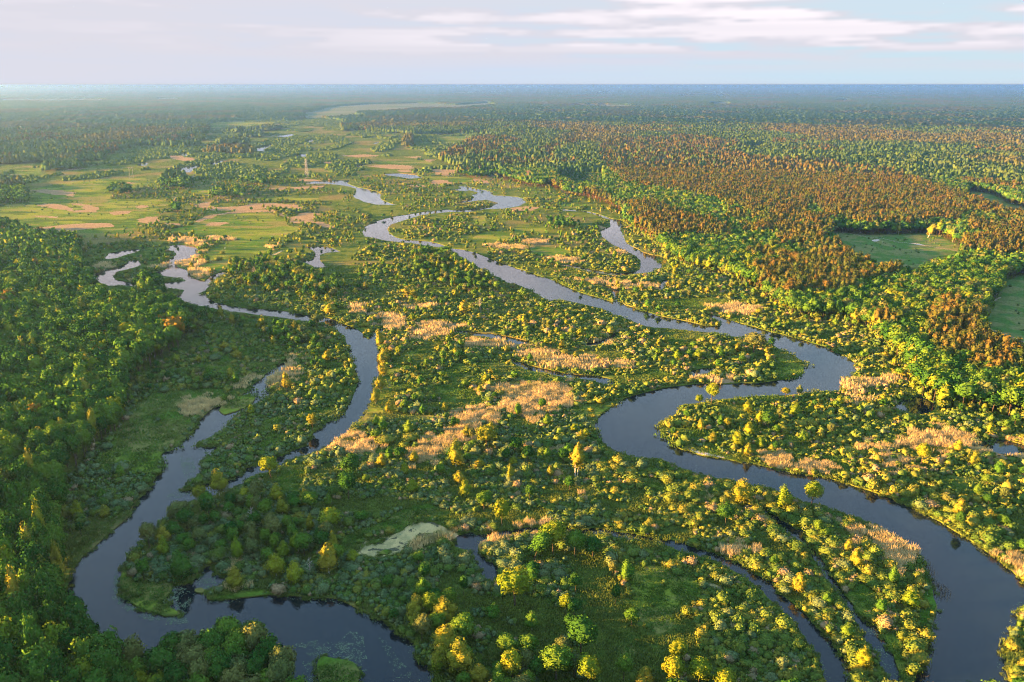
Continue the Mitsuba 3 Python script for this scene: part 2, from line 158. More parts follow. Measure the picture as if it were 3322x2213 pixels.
184.2,254.7 194.6,259.9 193.4,249.6 186.3,244.2 184.3,248.6
-41.0,262.9 -37.4,270.0 -31.0,274.7 -26.5,275.8 -22.7,271.5 -23.7,268.9 -30.0,263.9 -35.1,259.9
-14.1,264.9 -12.3,269.5 -7.9,272.1 -6.1,269.5 -9.9,263.9 -12.0,260.9
-4.4,273.1 2.5,274.2 1.3,271.8
8.3,275.8 12.4,277.4 10.6,274.7
-107.0,237.4 -102.1,242.5 -100.8,249.6 -96.7,246.9 -98.1,241.6 -102.2,238.2''',
 'reed2': '''2.3,526.3 33.6,539.8 54.1,536.4 55.3,526.3 32.6,521.3
73.1,222.2 76.7,223.0 77.9,218.5 74.5,214.9 72.6,218.5
29.4,308.2 34.5,308.2 32.5,299.3 28.8,300.6
75.3,310.8 82.7,309.5 85.6,300.6 77.9,299.3
17.5,355.5 24.7,355.5 22.6,344.3 18.4,344.3''',
 'mead': '''-742,1146 -816,1324 -822,1446 -778,1515 -706,1540 -629,1424 -655,1306 -626,1237 -549,1237 -512,1190 -509,1132 -482,1079 -483,1020 -467,976 -465,936 -511,908 -544,908 -569,936 -637,976
-407,1008 -402,1067 -381,1098 -339,1105 -301,1043 -285,997 -264,987 -264,927 -280,899 -275,865 -260.8,848.4 -267.2,788.7 -272.2,768.2 -283.8,736.3 -283.9,706.8 -297.2,742.5 -323.2,755.2 -335.6,768.2 -302.0,774.9 -320.6,817.5 -327,856 -319,890 -374,927 -404,936 -426,956
-984,1565 -1038,1675 -1012,1736 -936,1591 -952,1540
-914,2375 -863,2375 -813,2213 -854,2238
-1434,3868 -1280,3944 -1070,3944 -1126,3462 -1231,3345
-550,1343 -513,1363 -491,1288 -513,1271
-401,1254 -308,1271 -295,1213 -388,1213
-329,1871 -191,1908 -174,1801 -301,1801
-175,1565 -77,1540 -65,1446 -98,1435 -159,1515
-261,2779 -141,2860 -133,2496 -208,2434
-193.0,326.4 -199.5,350.6 -204.6,376.4 -209.9,409.8 -206.0,427.3 -183.2,431.9 -167.1,429.6 -171.6,414.0 -183.8,403.5 -173.5,389.5 -166.1,376.4 -168.2,353.9 -169.8,345.8 -162.2,326.4
-196.3,466.8 -192.3,486.2 -186.7,497.9 -178.1,477.7 -176.3,456.4 -185.2,453.8
-131.6,374.5 -131.9,385.7 -123.7,395.4 -120.0,387.6 -125.1,378.2 -127.9,367.4
-76.2,458.9 -75.9,489.1 -61.4,513.3 -44.5,526.3 -45.0,507.0 -56.2,500.9 -57.9,480.5 -66.8,469.5 -70.3,461.5
-36.1,464.2 -20.3,477.7 -7.2,477.7 11.1,461.5 28.8,453.8 24.7,443.9 6.4,443.9 -6.9,453.8 -19.8,466.8
-47.7,434.3 -35.9,436.6 -19.2,427.3 -13.4,403.5 -28.4,399.4 -40.8,414.0
-31.4,461.5 -15.5,443.9 -16.0,434.3 -28.0,448.8
-81.2,456.4 -75.3,458.9 -68.2,427.3 -65.7,409.8 -59.5,393.4 -42.2,393.4 -33.9,387.6 -52.3,385.7 -68.0,387.6 -80.2,378.2 -85.2,365.7 -79.0,397.4 -78.6,414.0
23.5,497.9 70.4,500.9 82.7,486.2 67.8,480.5 44.8,486.2
108.6,523.0 119.6,526.3 115.6,507.0 108.1,494.9
34.0,403.5 59.4,414.0 47.1,391.5 42.3,374.5 37.6,389.5
-90.8,364.0 -83.0,369.2 -68.2,360.5 -58.0,350.6 -52.7,342.7 -64.0,335.1 -68.6,345.8 -72.3,358.9
-47,917 -31,956 -3,946 0.5,899.0 -28.8,873.0 -45.4,881.5
19.6,856.4 51.5,856.4 70.7,817.5 40.6,795.7 20.3,817.5
-59,1079 -35,1079 -33,1020 -44,997
70,1190 102,1182 97,1146 73,1153
14.5,748.8 17.6,761.7 41.3,724.3 35.6,718.3
1,987 41,987 43,946 4,936
112.4,631.9 142.7,638.9 167.0,638.9 185.2,634.2 201.8,625.0 184.2,621.4 165.7,613.9 150.1,591.8 134.9,601.0 114.9,618.3
156.5,451.3 180.6,500.9 184.4,494.9 186.0,472.2 180.4,458.9 165.4,448.8
225.0,464.2 237.7,464.2 233.0,453.8 223.2,453.8
83.6,351.4 89.1,357.2 103.1,344.3 115.3,338.1 102.3,341.2
161.5,353.9 177.2,357.2 173.7,347.4 160.5,344.3
118.0,237.4 127.1,244.2 127.1,238.2 130.0,233.2 123.0,225.3 117.8,222.2 116.6,230.0
143.8,236.5 150.0,240.7 145.6,229.2 137.8,218.5 131.2,210.0 130.5,213.5 140.3,228.4
121.3,217.1 125.9,215.6 118.9,193.2 113.6,183.9 116.5,194.4 119.5,210.0
151.8,255.1 152.3,249.6 150.8,243.3 147.2,242.5 148.0,250.5
62.7,249.6 68.6,245.1 68.8,239.0 58.3,228.4
39.0,253.3 50.2,255.6 59.0,250.5 63.9,243.3 67.1,239.0 60.7,228.4 53.8,218.5 48.1,213.5 42.4,222.2 37.8,224.5 37.4,228.4 43.6,236.5 42.1,244.2 35.9,249.6
-67.6,273.1 -51.9,282.9 -46.5,295.7 -34.6,299.3 -25.3,290.9 -19.0,276.3 -28.2,282.9 -39.3,286.3 -46.4,277.4 -57.3,273.1 -61.5,264.9 -61.4,259.0 -65.1,260.9
33.3,207.9 36.3,210.0 41.6,207.9 41.2,205.3 34.7,204.6
-12.5,203.3 -5.8,204.6 -5.2,200.0 -11.0,198.1
57.6,321.6 64.2,321.6 71.7,309.5 64.6,305.6 58.3,313.4
-106.6,333.0 -96.5,336.0 -91.2,309.5 -100.6,304.3 -106.6,318.8
-105.2,232.4 -106.8,234.0 -100.8,237.4 -91.6,239.0 -83.7,238.2 -83.7,234.9 -97.1,232.4
-140.6,242.5 -143.8,251.4 -134.4,242.5 -124.0,242.5 -120.8,239.9 -120.3,233.6 -123.6,230.8 -114.0,226.8 -112.9,224.1 -121.9,225.7 -131.6,230.8
-112.8,238.6 -110.8,239.5 -108.2,237.8 -108.6,236.1 -111.9,236.9
-60.6,201.3 -59.4,203.9 -53.2,203.0 -48.8,201.3 -46.3,197.5 -46.1,192.7 -45.4,187.9 -56.6,187.9 -59.1,196.9
-55.8,267.9 -54.9,271.0 -51.0,271.5 -51.5,268.9
-51.2,260.4 -50.0,263.4 -47.0,263.4 -47.4,260.4''',
 'for_l': '''-791,966 -631,966 -620,966 -591,936 -543,890 -508,873 -492,873 -474,856 -450,810 -425.2,757.7 -380.7,697.7 -355.7,678.8 -316.9,660.8 -304.0,665.8 -277.1,631.9 -268.0,605.2 -260.7,592.7 -237.7,554.0 -222.3,507.0 -227.7,480.5 -229.9,464.2 -228.6,451.3 -225.9,431.9 -215.3,405.6 -206.7,385.7 -203.4,367.4 -206.9,353.9 -203.1,339.6 -201.1,329.2 -201.8,323.0 -192.3,299.3 -185.2,285.1 -178.7,268.9 -168.4,255.1 -162.5,246.9 -159.2,238.2 -156.1,231.6 -150.8,224.5 -142.9,213.5 -135.0,204.6 -125.7,196.9 -117.0,191.4 -108.0,183.9 -97.0,159.7 -151.6,159.7 -195.5,196.9''',
 'for_d': '''-107.9,188.5 -108.4,195.7 -106.3,200.0 -100.4,202.0 -91.8,203.3 -87.3,205.9 -80.7,205.3 -75.4,198.1 -72.1,194.4 -65.2,188.5 -59.8,183.9 -53.8,159.7 -102.7,159.7 -114.3,188.5 -111.5,190.8''',
 'grove': '''-258.3,601.0 -234.5,605.2 -207.4,592.7 -182.4,584.5 -157.0,572.7 -139.3,557.7 -127.8,507.0 -144.0,500.9 -164.8,523.0 -190.5,539.8 -216.3,554.0 -216.7,526.3 -232.1,539.8
-133.5,298.1 -118.4,314.7 -107.8,323.0 -101.1,299.3 -88.7,299.3 -77.5,290.9 -69.3,266.9 -79.7,242.5 -98.8,253.3 -111.9,259.9 -126.1,251.4 -139.2,266.9 -142.8,275.2 -140.8,282.9
-286.1,774.9 -244.6,802.8 -199.5,742.5 -157.0,706.8 -143.1,639.4 -185.9,639.4 -230.2,663.9 -266.6,718.3
-111.6,859.6 -65.6,843.5 -40.1,770.8 -10.3,709.0 -12.0,650.9 -46.6,650.9 -91.9,720.6
-35.1,232.4 -24.0,232.4 -14.3,220.0 -9.9,192.7 -11.5,182.2 -19.2,185.0 -24.3,203.3 -29.0,213.5
-4.5,211.4 25.1,218.5 27.8,207.9 18.4,192.7 13.4,182.2 -7.4,182.2 -6.9,196.9''',
 'patch': '''-662,1306 -692,1383 -657,1373 -622,1297 -629,1271
-638,1446 -656,1540 -589,1468 -551,1363 -570,1343 -606,1383
-485,1271 -493,1334 -463,1288 -445,1237 -471,1245
-437,1254 -459,1334 -438,1306 -416,1229
-991,1424 -927,1446 -853,1383 -763,1254 -725,1190 -760,1175 -814,1160
-1082,3084 -1088,3236 -1020,3133 -1022,3036
-924,2740 -960,2946 -903,2946 -839,2718
-892,2434 -902,2561 -828,2561 -797,2434
-801,2093 -805,2213 -710,2213 -651,2071 -763,2093
-953,1632 -1024,1768 -1000,1801 -958,1801 -914,1705 -953,1675
-1025,2595 -1081,2779 -1032,2740 -971,2575
-1020,3183 -999,3345 -924,3289 -937,3133
-1132,3462 -1142,3654 -1084,3487
-1136,1784 -1201,1889 -1118,1986 -1013,2028 -953,1871 -1078,1853
-1079,2318 -1058,2434 -905,2375 -915,2291
-462,1079 -482,1118 -476,1132 -453,1086
-484,1424 -495,1492 -450,1468 -430,1399
-314,2318 -361,2779 -341,2779 -285,2318
-109,1591 -110,1705 -39,1705 -30,1565 -76,1515
91,1306 113,1343 125,1306 107,1271
40,976 51,1020 71,1008 79,966 68,956
-105,1020 -108,1092 -90,1067 -85,1037''',
 'for_r': '''-163,1853 -134,2528 -84,2666 38,2902 283,3036 656,3133 1968,3133 2049,2561 345.3,385.7 282.8,372.7 272.2,385.7 259.5,397.4 244.7,399.4 235.6,403.5 235.6,416.2 235.2,434.3 245.6,461.5 251.6,486.2 255.5,523.0 258.1,550.4 248.5,568.9 228.1,572.7 213.8,582.5 213.7,603.1 209.5,634.7 213.8,674.2 206.6,684.7 200.7,706.8 195.9,730.2 172.4,742.5 166.1,774.9 161.9,802.8 161.8,848.4 156,908 149,966 144,1020 156,1086 145,1175 133,1245 108,1279 91,1297 67,1403 51,1379 32,1414 -13,1515 -28,1591 -112,1736''',
 'pine': '''538,2703 575,2740 670,2375 538,2028 593,1853 628,1675 688,1751 759,1565 703,1383 695,1237 688,1146 708,1092 650,997 604,1031 542,987 495,946 429,936 393,976 422,1118 379,1020 360,1067 315,1020 303,1118 269,1254 256,1306
270.1,489.1 299.8,546.8 324.2,584.5 347.4,601.0 338.1,568.9 349.2,554.0 354.9,519.7 338.1,477.7 306.2,427.3 287.8,431.9 271.1,425.1 269.9,446.3 261.9,456.4
63,2016 64,2071 189,2496 228,2434 115,2116 92,1801 81,2028
-168,1871 -159,2116 -127,2561 -36,2630 33,2496 -30,2163 -59,1946 -58,1940
226,2163 323,2496 552,2630 266,1237 190,1334 191,1618 196,1801
193,882 214,987 241,976 249,890 238.0,848.4 219.4,856.4
282.0,832.7 331,976 364,1020 393,976 363,882 316.9,817.5 290.6,802.8''',
 'pmix': '''207.6,679.4 234.6,774.9 306.9,832.7 362.8,817.5 380.3,788.7 399.6,761.7 381.1,718.3 288.7,639.4 250.8,603.6 216.2,603.6 210.9,639.4
216.4,641.3 258.4,692.2 328.9,770.8 408.6,798.4 385.8,744.9 314.9,686.8 271.8,627.3 244.6,618.3 221.0,618.3
303,1118 315,1020 360,1067 375,1008 353,987 298,882 258,882 266,976
572,1008 663,1020 558,848 498,840''',
 'clear': '''385,951 405,941 425,927 501,941 502,908 495,856 467,817 428,796 399.3,755.2 382.4,761.7 368.4,778.3 362.8,817.5 370,873
387.2,618.3 417.1,650.9 446.1,697.7 478.9,720.6 534,733 361.4,477.7 354.9,519.7 349.4,536.4 350.2,559.5 367.9,588.6
750,1324 772,1334 779,1288 746,1190 743,1132 718,1092 712,1132 731,1221
662,2318 738,2375 674,2163 614,2116''',
 'shrubby': '''81,1468 98,1675 146,2116 192,2318 211,2163 189,1801 177,1565 166,1424 143,1343 105,1363
527,1986 627,2163 721,2318 713,2116 598,1871 541,1908''',
 'field': '''-5580,9032 -6247,10119 -6047,10325 -5139,10325 -4556,9197 -4959,8720
-4240,9920 -4699,10999 -4447,10999 -4084,10119
-2999,7118 -3118,7434 -3039,7434 -2891,7068
-1315,5607 -1423,6313 -1418,6828 -1290,7489 -915,7900 -480,7220 -252,8090 -149,7220 -415,6235 -719,6011 -826,5454 -985,5172 -963,4622 -1144,4622 -1306,5172
538,7220 805,7325 1035,7220 873,6313 613,6647
-1423,19437 -285,21048 -220,18721 -1154,17435
1911,18055 2351,20211 2060,17435
1776,7325 2005,8156 2120,8156 1864,7118
3669,9368 3947,9729 3666,9032
2901,14053 3745,14454 3474,13314 2612,12649
7210,18055 8188,17435 7284,15563 6555,16056
-3900,11500 -2930,11500 -2744,10765 -3615,10765
-204,3036 -99,3133 -68,2990 -181,2928
-1200,4579 -1157,4918 -1033,5172 -835,4579 -962,4417 -1085,4284''',
 'flood': '''-1738,1565 -1374,1801 -1146,1801 -1096,1946 -1021,2007 -1079,2318 -1057,2595 -1096,2819 -1197,3236 -1381,3722 -1404,3898 -1280,4057 -1100,4057 -1063,4194 -1123,4538 -840,4024 -647,3084 -601,3133 -414,2990 -345,2860 -197,2928 -90,2860 25,2666 -12,2561 -124,2496 -159,2116 -168,1871 -110,1705 -28,1565 -13,1492 31,1393 66,1383 89,1279 107,1262 143,1160 153,1079 144,1020 149,966 156,908 161.8,848.4 161.9,802.8 166.1,774.9 195.0,726.6 205.6,681.4 212.9,671.0 208.6,631.9 213.7,603.1 213.8,582.5 228.1,572.7 248.5,568.9 258.1,550.4 255.5,523.0 251.6,486.2 245.6,461.5 235.2,434.3 235.6,416.2 235.6,403.5 244.7,399.4 259.5,397.4 272.2,385.7 310.8,350.6 179.8,179.5 47.2,174.2 -141.7,174.2 -244.0,196.9 -1269,976''',
 'lily': '''-159.8,343.6 -152.9,342.1 -146.4,328.7 -144.5,320.2 -147.8,320.2 -154.3,331.6
-149.9,301.8 -149.9,309.5 -148.0,314.1 -140.9,310.8 -142.8,304.3
-139.7,234.0 -146.1,249.6 -147.0,257.0 -142.9,247.8 -139.8,240.7 -134.8,233.2 -129.4,229.2 -121.2,225.3 -113.7,223.8 -110.1,224.5 -107.7,220.7 -114.3,219.3 -124.1,223.0 -132.6,227.6
-119.8,232.4 -121.4,242.5 -114.8,239.0 -110.7,232.4 -111.7,226.1
-114.1,242.5 -113.6,249.6 -108.3,246.9 -105.1,240.7 -107.8,238.2
-69.6,210.0 -62.2,212.1 -54.6,210.0 -53.4,203.9 -60.1,203.3 -64.2,205.3
-56.2,210.7 -53.1,216.3 -48.6,214.9 -45.1,203.3 -48.3,200.7 -53.4,203.9
-43.6,213.5 -40.6,212.1 -35.6,203.3 -30.9,198.1 -26.8,193.2 -33.7,192.7 -38.1,202.0
-65.2,202.0 -61.2,202.0 -58.2,193.2 -59.4,190.8
-151.3,371.0 -150.0,380.0 -150.1,389.5 -148.7,376.4
117.6,220.7 119.7,217.8 118.9,208.6 116.3,196.9 114.4,195.7 115.2,203.3 115.2,210.7
95.7,210.7 96.6,203.3 95.0,193.2 94.7,198.1
35.1,277.4 40.8,276.3 39.2,273.1 35.9,274.2
162.4,561.4 165.2,559.5 163.0,555.5''',
 'weed': '''155.4,259.0 156.2,255.1 152.8,244.2 154.5,235.7 148.4,231.6 146.8,232.4 148.4,240.7
120.4,192.7 124.1,199.4 131.1,207.9 137.1,216.3 137.5,215.6 131.8,206.6 123.9,192.7''',
 'sand': '''85.6,350.6 88.2,352.6 92.2,348.2 97.7,345.1 102.3,342.4 101.6,341.0 95.1,342.7 90.1,345.5
411,895 422,903 423,895 413,888
448,880 458,875 460,865 452,868
1899,7778 2086,8026 1891,7220 1752,7019''',
 'track': '''389,968 392,956 405,941 420,915 430,906 439,883 452,876 459,863 468,850 478,833 485,817
348.1,559.5 348.2,552.2 351.9,540.5 354.7,527.9 354.9,519.7 353.9,494.9
387.1,617.0 394.7,625.0 402.4,634.2 410.8,641.3''',
}
MANUAL = [
 ('broadleaf_tree','bright',1.1,229.2,11.9,14.9,'broad yellow-green tree with the widest crown, right of the small dark creek'),
 ('birch_tree','gold',-31.8,221.5,5.6,10.7,'slim golden-topped tree, the left of a close pair on the riverbank marsh'),
 ('broadleaf_tree','bright',-27.4,221.5,5.3,11.0,'dull green-gold tree standing close behind a slim golden-topped one'),
 ('birch_tree','gold',-22.3,218.2,7.2,12.1,'golden cone-shaped tree standing alone right of a close pair'),
 ('broadleaf_tree','mid',-15.8,209.3,8.3,11.3,'dark green tree with yellow-lit left side behind pale riverside trees'),
 ('broadleaf_tree','pale',-29.0,210.7,6.1,10.2,'pale green tree nearest the dark water on the marshy bank'),
 ('birch_tree','gold',-20.7,204.6,7.3,11.8,'tall pale gold tree above the outer river bend'),
 ('birch_tree','gold',-15.6,195.7,7.9,14.0,'largest pale gold tree on the bank, its lower half green'),
 ('birch_tree','gold',-10.0,191.4,5.2,8.1,'small gold-tipped tree at the bottom edge, right of pale tall trees'),
 ('broadleaf_tree','bright',18.0,223.8,4.6,8.6,'small bright yellow-green tree alone among grey-green willows'),
 ('broadleaf_tree','bright',22.5,190.8,7.8,11.0,'round bright yellow-lit tree at the bottom edge of the marsh'),
 ('broadleaf_tree','mid',33.4,193.2,5.4,9.3,'round plain green tree right of a bright yellow-lit round one'),
 ('broadleaf_tree','mid',13.2,193.2,9.6,12.7,'wide green tree with yellow flecks left of a round bright tree'),
 ('broadleaf_tree','bright',0.1,193.2,7.8,11.0,'yellow-topped green tree left of a wide flecked green tree'),
 ('broadleaf_tree','dark',21.4,203.3,10.0,14.7,'tall dark green tree with a yellow-lit crown top above the willows'),
 ('broadleaf_tree','mid',-1.7,203.3,6.8,8.3,'green tree at the edge of a small dark clearing'),
 ('broadleaf_tree','mid',4.7,203.3,6.8,8.3,'leafy green tree second from the small dark clearing'),
 ('broadleaf_tree','bright',50.6,200.0,5.8,9.4,'yellow-lit tree upper of two beside the narrow stream marsh'),
 ('broadleaf_tree','bright',47.8,190.2,6.9,11.5,'yellow-lit tree lower of two beside the narrow stream marsh'),
 ('broadleaf_tree','bright',55.2,190.2,7.3,10.4,'bright yellow-green tree left of another at the bottom edge'),
 ('broadleaf_tree','bright',62.3,187.9,7.7,8.6,'low yellow-green crown at the bottom edge near the stream'),
 ('broadleaf_tree','mid',7.8,254.7,8.7,13.0,'leafy green tree leaning over the marsh, leftmost of the stream clump'),
 ('broadleaf_tree','bright',15.6,259.9,11.0,14.5,'tallest bright green tree in the clump beside the narrow stream'),
 ('broadleaf_tree','mid',23.8,258.5,8.2,11.2,'mid green tree in the middle of the stream clump'),
 ('broadleaf_tree','dark',30.3,258.0,7.7,8.5,'dark green tree at the right end of the stream clump'),
 ('broadleaf_tree','mid',-11.6,290.9,6.7,10.5,'dark green tree left of a yellow-green one, above the duckweed pond'),
 ('broadleaf_tree','bright',-4.0,279.6,7.3,13.0,'yellow-green conical tree on the bank just above the stream mouth'),
 ('broadleaf_tree','dark',-72.5,317.4,9.1,14.1,'dark round tree, upper of two dark ones left of the reeds'),
 ('broadleaf_tree','dark',-70.4,301.8,8.7,13.6,'dark round tree, lower of two dark ones left of the reeds'),
 ('birch_tree','gold',-26.2,332.2,6.4,15.2,'tall narrow yellow tree at the corner of the central reed bed'),
 ('broadleaf_tree','gold',-11.8,349.0,10.6,14.2,'wide golden tree behind the central reed bed'),
 ('birch_tree','gold',-10.6,369.2,5.2,7.4,'small golden tree top rising beside a tiny green pond'),
 ('birch_tree','white',29.3,322.1,5.6,18.7,'lone birch with two bare white trunks and a thin golden crown'),
 ('broadleaf_tree','dark',24.1,335.1,5.5,8.4,'small dark round tree left of a birch with white trunks'),
 ('broadleaf_tree','dark',7.4,335.1,5.8,10.0,'dark tree between the central reeds and a birch'),
 ('broadleaf_tree','dark',-3.2,335.1,5.1,8.4,'dark narrow tree among willows below the central reeds'),
 ('broadleaf_tree','dark',1.6,347.4,7.8,8.6,'dark broad tree just behind two narrow dark trees'),
 ('birch_tree','gold',-88.6,504.0,6.1,15.5,'uppermost tall golden tree in the row along the straight channel'),
 ('birch_tree','gold',-82.1,474.9,6.7,11.8,'second tall golden tree in the row along the straight channel'),
 ('birch_tree','gold',-78.8,451.3,5.5,11.4,'third tall golden tree in the row along the straight channel'),
 ('birch_tree','gold',-76.8,428.5,5.2,10.9,'fourth tall golden tree in the row along the straight channel'),
 ('birch_tree','gold',-76.4,408.7,4.5,10.6,'last tree of the row, a small yellow-green column by the water'),
 ('birch_tree','gold',-66.4,395.4,4.9,8.2,'small golden tree alone on the meadow beside the straight channel'),
 ('broadleaf_tree','bright',-74.0,489.1,5.0,7.6,'small bright green tree behind the row along the straight channel'),
 ('broadleaf_tree','bright',111.4,408.7,7.3,12.8,'tall yellow-green tree at the tip of the inner bend, over the water'),
 ('broadleaf_tree','bright',103.8,405.6,4.8,7.0,'shorter yellow-green tree left of the tall one on the inner bend'),
 ('willow_tree','pale',160.3,494.9,15.4,15.3,'big pale bushy willow on the pointed tongue inside the bend'),
 ('broadleaf_tree','dark',175.2,505.5,5.4,8.3,'small dark tree next to the big pale willow on the tongue'),
 ('broadleaf_tree','bright',191.6,333.6,6.8,11.8,'dark gold conical tree alone below the right reed bed'),
 ('broadleaf_tree','gold',156.6,419.5,5.4,5.8,'small golden tree on the bank, left of a thin pale one'),
 ('birch_tree','pale',165.3,422.4,3.2,6.8,'thin pale tree on the bank inside the great bend'),
 ('broadleaf_tree','dark',133.0,375.4,8.3,9.9,'dark round tree in the middle of the right-hand willow thicket'),
 ('broadleaf_tree','gold',111.3,374.5,4.4,6.6,'small golden round tree near the tip of the willow thicket'),
 ('birch_tree','gold',97.4,297.5,7.5,13.2,'golden tree with thin open branches on the near bank of the big river'),
 ('birch_tree','bright',113.5,292.1,6.4,13.0,'two-topped yellow-green tree on the near bank of the big river'),
 ('broadleaf_tree','bright',126.9,296.3,8.7,11.7,'round yellow-green tree right of a two-topped tree at the big river'),
 ('broadleaf_tree','dark',86.4,280.7,8.8,10.3,'dark green round tree below the golden open tree'),
 ('birch_tree','gold',184.3,287.4,4.3,9.4,'tall golden tree among willows on the far bank of the big river'),
 ('willow_tree','pale',184.9,297.5,5.1,5.7,'round pale bush-like tree on the far bank of the big river'),
 ('broadleaf_tree','bright',-109.1,320.2,9.2,11.5,'round yellow-green tree at the mouth of the side channel'),
 ('birch_tree','gold',-127.0,305.0,6.9,13.7,'tallest bright yellow tree at the channel fork'),
 ('broadleaf_tree','gold',-132.7,297.5,6.9,9.2,'yellow-topped tree left of the tallest yellow tree at the fork'),
 ('birch_tree','bright',-113.5,297.5,5.6,9.2,'yellow-green conical tree below the round one at the channel mouth'),
 ('birch_tree','gold',-94.7,287.4,4.8,9.8,'pale gold tree at the edge of the small rough meadow'),
 ('birch_tree','gold',-80.6,276.3,3.0,8.5,'narrow yellow tree left of the bright spreading tree'),
 ('broadleaf_tree','bright',-72.5,276.3,9.9,10.2,'bright yellow spreading tree above the duckweed pond'),
 ('birch_tree','gold',-66.9,247.8,7.4,13.5,'large yellow-green tree left of the duckweed pond'),
 ('birch_tree','gold',-67.8,262.9,3.9,8.6,'slim pale orange tree behind the large one near the duckweed pond'),
 ('spruce_tree','dark',-118.8,243.3,7.3,13.7,'dark conical tree at the edge of the reedy cove'),
 ('spruce_tree','dark',-132.3,259.9,3.9,5.9,'small dark conical tree inside the river loop'),
 ('broadleaf_tree','pale',-139.6,263.9,6.7,11.6,'pale green tree at the loop shore where the river narrows'),
 ('broadleaf_tree','mid',-132.2,243.3,5.2,8.9,'green bushy tree near the grassy tip of the river loop'),
 ('broadleaf_tree','pale',-135.6,281.8,8.8,10.3,'pale green broad tree on the loop shore upstream'),
 ('broadleaf_tree','dark',-130.3,277.4,7.6,9.6,'dark green round tree next to the pale broad shore tree'),
 ('broadleaf_tree','mid',-125.7,288.6,6.6,11.2,'mid green tree in the grove behind the yellow-topped tree'),
 ('broadleaf_tree','mid',-78.6,259.0,7.1,9.9,'leafy green tree in the grove left of the large yellow one'),
 ('broadleaf_tree','mid',-90.7,253.3,5.4,7.2,'green tree in the grove above the reedy cove'),
 ('birch_tree','bright',-85.4,246.0,5.8,10.3,'rounded green tree, left of a leafy bank tree'),
 ('birch_tree','bright',-77.6,241.6,5.7,10.2,'leafy light green tree on the bank above the dark water'),
 ('broadleaf_tree','mid',-68.9,805.6,16.6,11.5,'dark bushy tree right at the bank of the long reach'),
 ('broadleaf_tree','dark',-92.6,802.0,15.0,10.7,'dark bushy tree left of the one on the bank'),
 ('willow_tree','pale',-26.9,706.2,13.3,10.3,'round pale willow tree at the bank of the long reach'),
 ('broadleaf_tree','dark',-37.2,697.7,7.9,10.9,'dark tree left of the round pale willow on the bank'),
 ('willow_tree','pale',-16.7,665.8,9.1,9.4,'small round golden willow tree below the larger pale one'),
 ('willow_tree','pale',1.0,660.8,7.5,7.8,'small pale willow tree nearest the water on the long reach'),
 ('birch_tree','gold',-87.7,638.9,9.1,11.3,'light yellow tree, the left of two in the willow marsh'),
 ('birch_tree','gold',-82.0,636.5,7.9,11.3,'light yellow tree, the right of two in the willow marsh'),
 ('birch_tree','gold',-36.9,588.6,7.9,12.9,'dark gold conical tree left of the bare white tree'),
 ('birch_tree','gold',-127.7,665.8,5.7,8.5,'small golden tree alone in the willow marsh'),
 ('birch_tree','gold',-140.8,586.5,10.1,11.1,'golden tree at the bank where the channel bends'),
 ('willow_tree','pale',-143.3,554.0,10.1,11.2,'big pale round willow by the channel bend'),
 ('birch_tree','gold',-120.9,480.5,5.6,8.5,'pale yellow tree leaning near the channel bank'),
 ('broadleaf_tree','gold',-103.1,373.6,6.4,9.5,'yellow-green round tree on the shaded willow spit'),
 ('broadleaf_tree','gold',-130.5,426.2,6.3,8.6,'dull golden tree beside the reeds of the side arm'),
 ('birch_tree','mid',-182.0,445.1,5.7,9.8,'slim green tree alone on the shaded meadow'),
 ('broadleaf_tree','autumn',-228.8,513.3,14.9,21.0,'rusty gold tree at the corner of the left forest'),
 ('broadleaf_tree','bright',-227.3,767.5,7.9,9.6,'small bright green tree on the lit willow marsh'),
 ('birch_tree','gold',-199.9,711.9,8.1,10.4,'light golden tree, left of a pair on the lit marsh'),
 ('birch_tree','gold',-191.7,706.2,8.7,10.3,'light golden tree, right of a pair on the lit marsh'),
 ('dead_tree','bare',-25.2,601.0,4.6,10.1,'bare white dead tree standing in the willow marsh'),
 ('dead_tree','bare',-237.6,710.2,6.0,11.7,'bare pale dead tree on the lit marsh near the channel'),
 ('dead_tree','bare',136.1,510.2,2.6,7.3,'bare grey dead trunk on the tongue left of the big willow'),
 ('dead_tree','bare',139.5,503.4,2.3,5.7,'short bare dead trunk close to the big pale willow'),
 ('dead_tree','bare',-104.2,277.9,3.5,10.3,'tall grey dead tree in the shaded grove'),
 ('dead_tree','bare',-73.2,246.0,1.3,8.0,'thin white dead trunk on the bank above the dark water'),
 ('birch_tree','white',485.3,912.6,7.6,17.2,'pale leaning birch at the edge of the pine clearing'),
 ('willow_shrub','gold',-63.1,358.0,12.3,0,'largest rounded golden willow bush on the meadow by the channel mouth'),
 ('willow_shrub','gold',-50.9,360.5,11.3,0,'large lumpy willow bush right of the largest golden one'),
 ('willow_shrub','gold',-52.9,353.1,6.4,0,'smaller golden willow bush below the large lumpy one'),
 ('willow_shrub','gold',-68.2,473.6,5.6,0,'round olive willow bush alone on the green meadow'),
 ('willow_shrub','gold',-58.4,456.4,5.4,0,'round golden willow bush at the left end of the bush belt'),
 ('willow_shrub','gold',34.5,494.9,7.2,0,'dark olive round bush between reeds and the narrow backwater'),
 ('willow_shrub','gold',57.1,481.9,7.1,0,'bright yellow round bush alone on the narrow green meadow'),
 ('willow_shrub','gold',43.3,398.4,4.4,0,'yellow round bush on the grass of the great bend'),
 ('willow_shrub','gold',-44.3,395.4,5.1,0,'round yellow bush at the lower edge of the meadow'),
 ('willow_shrub','gold',-305.9,821.2,6.9,0,'small golden bush alone on the wide lit meadow'),
 ('willow_shrub','gold',-298.9,788.7,11.1,0,'low wide golden bush below another on the wide lit meadow'),
 ('willow_shrub','green',-198.9,351.4,7.8,0,'grey-green rounded bush at the forest foot beside the shaded meadow'),
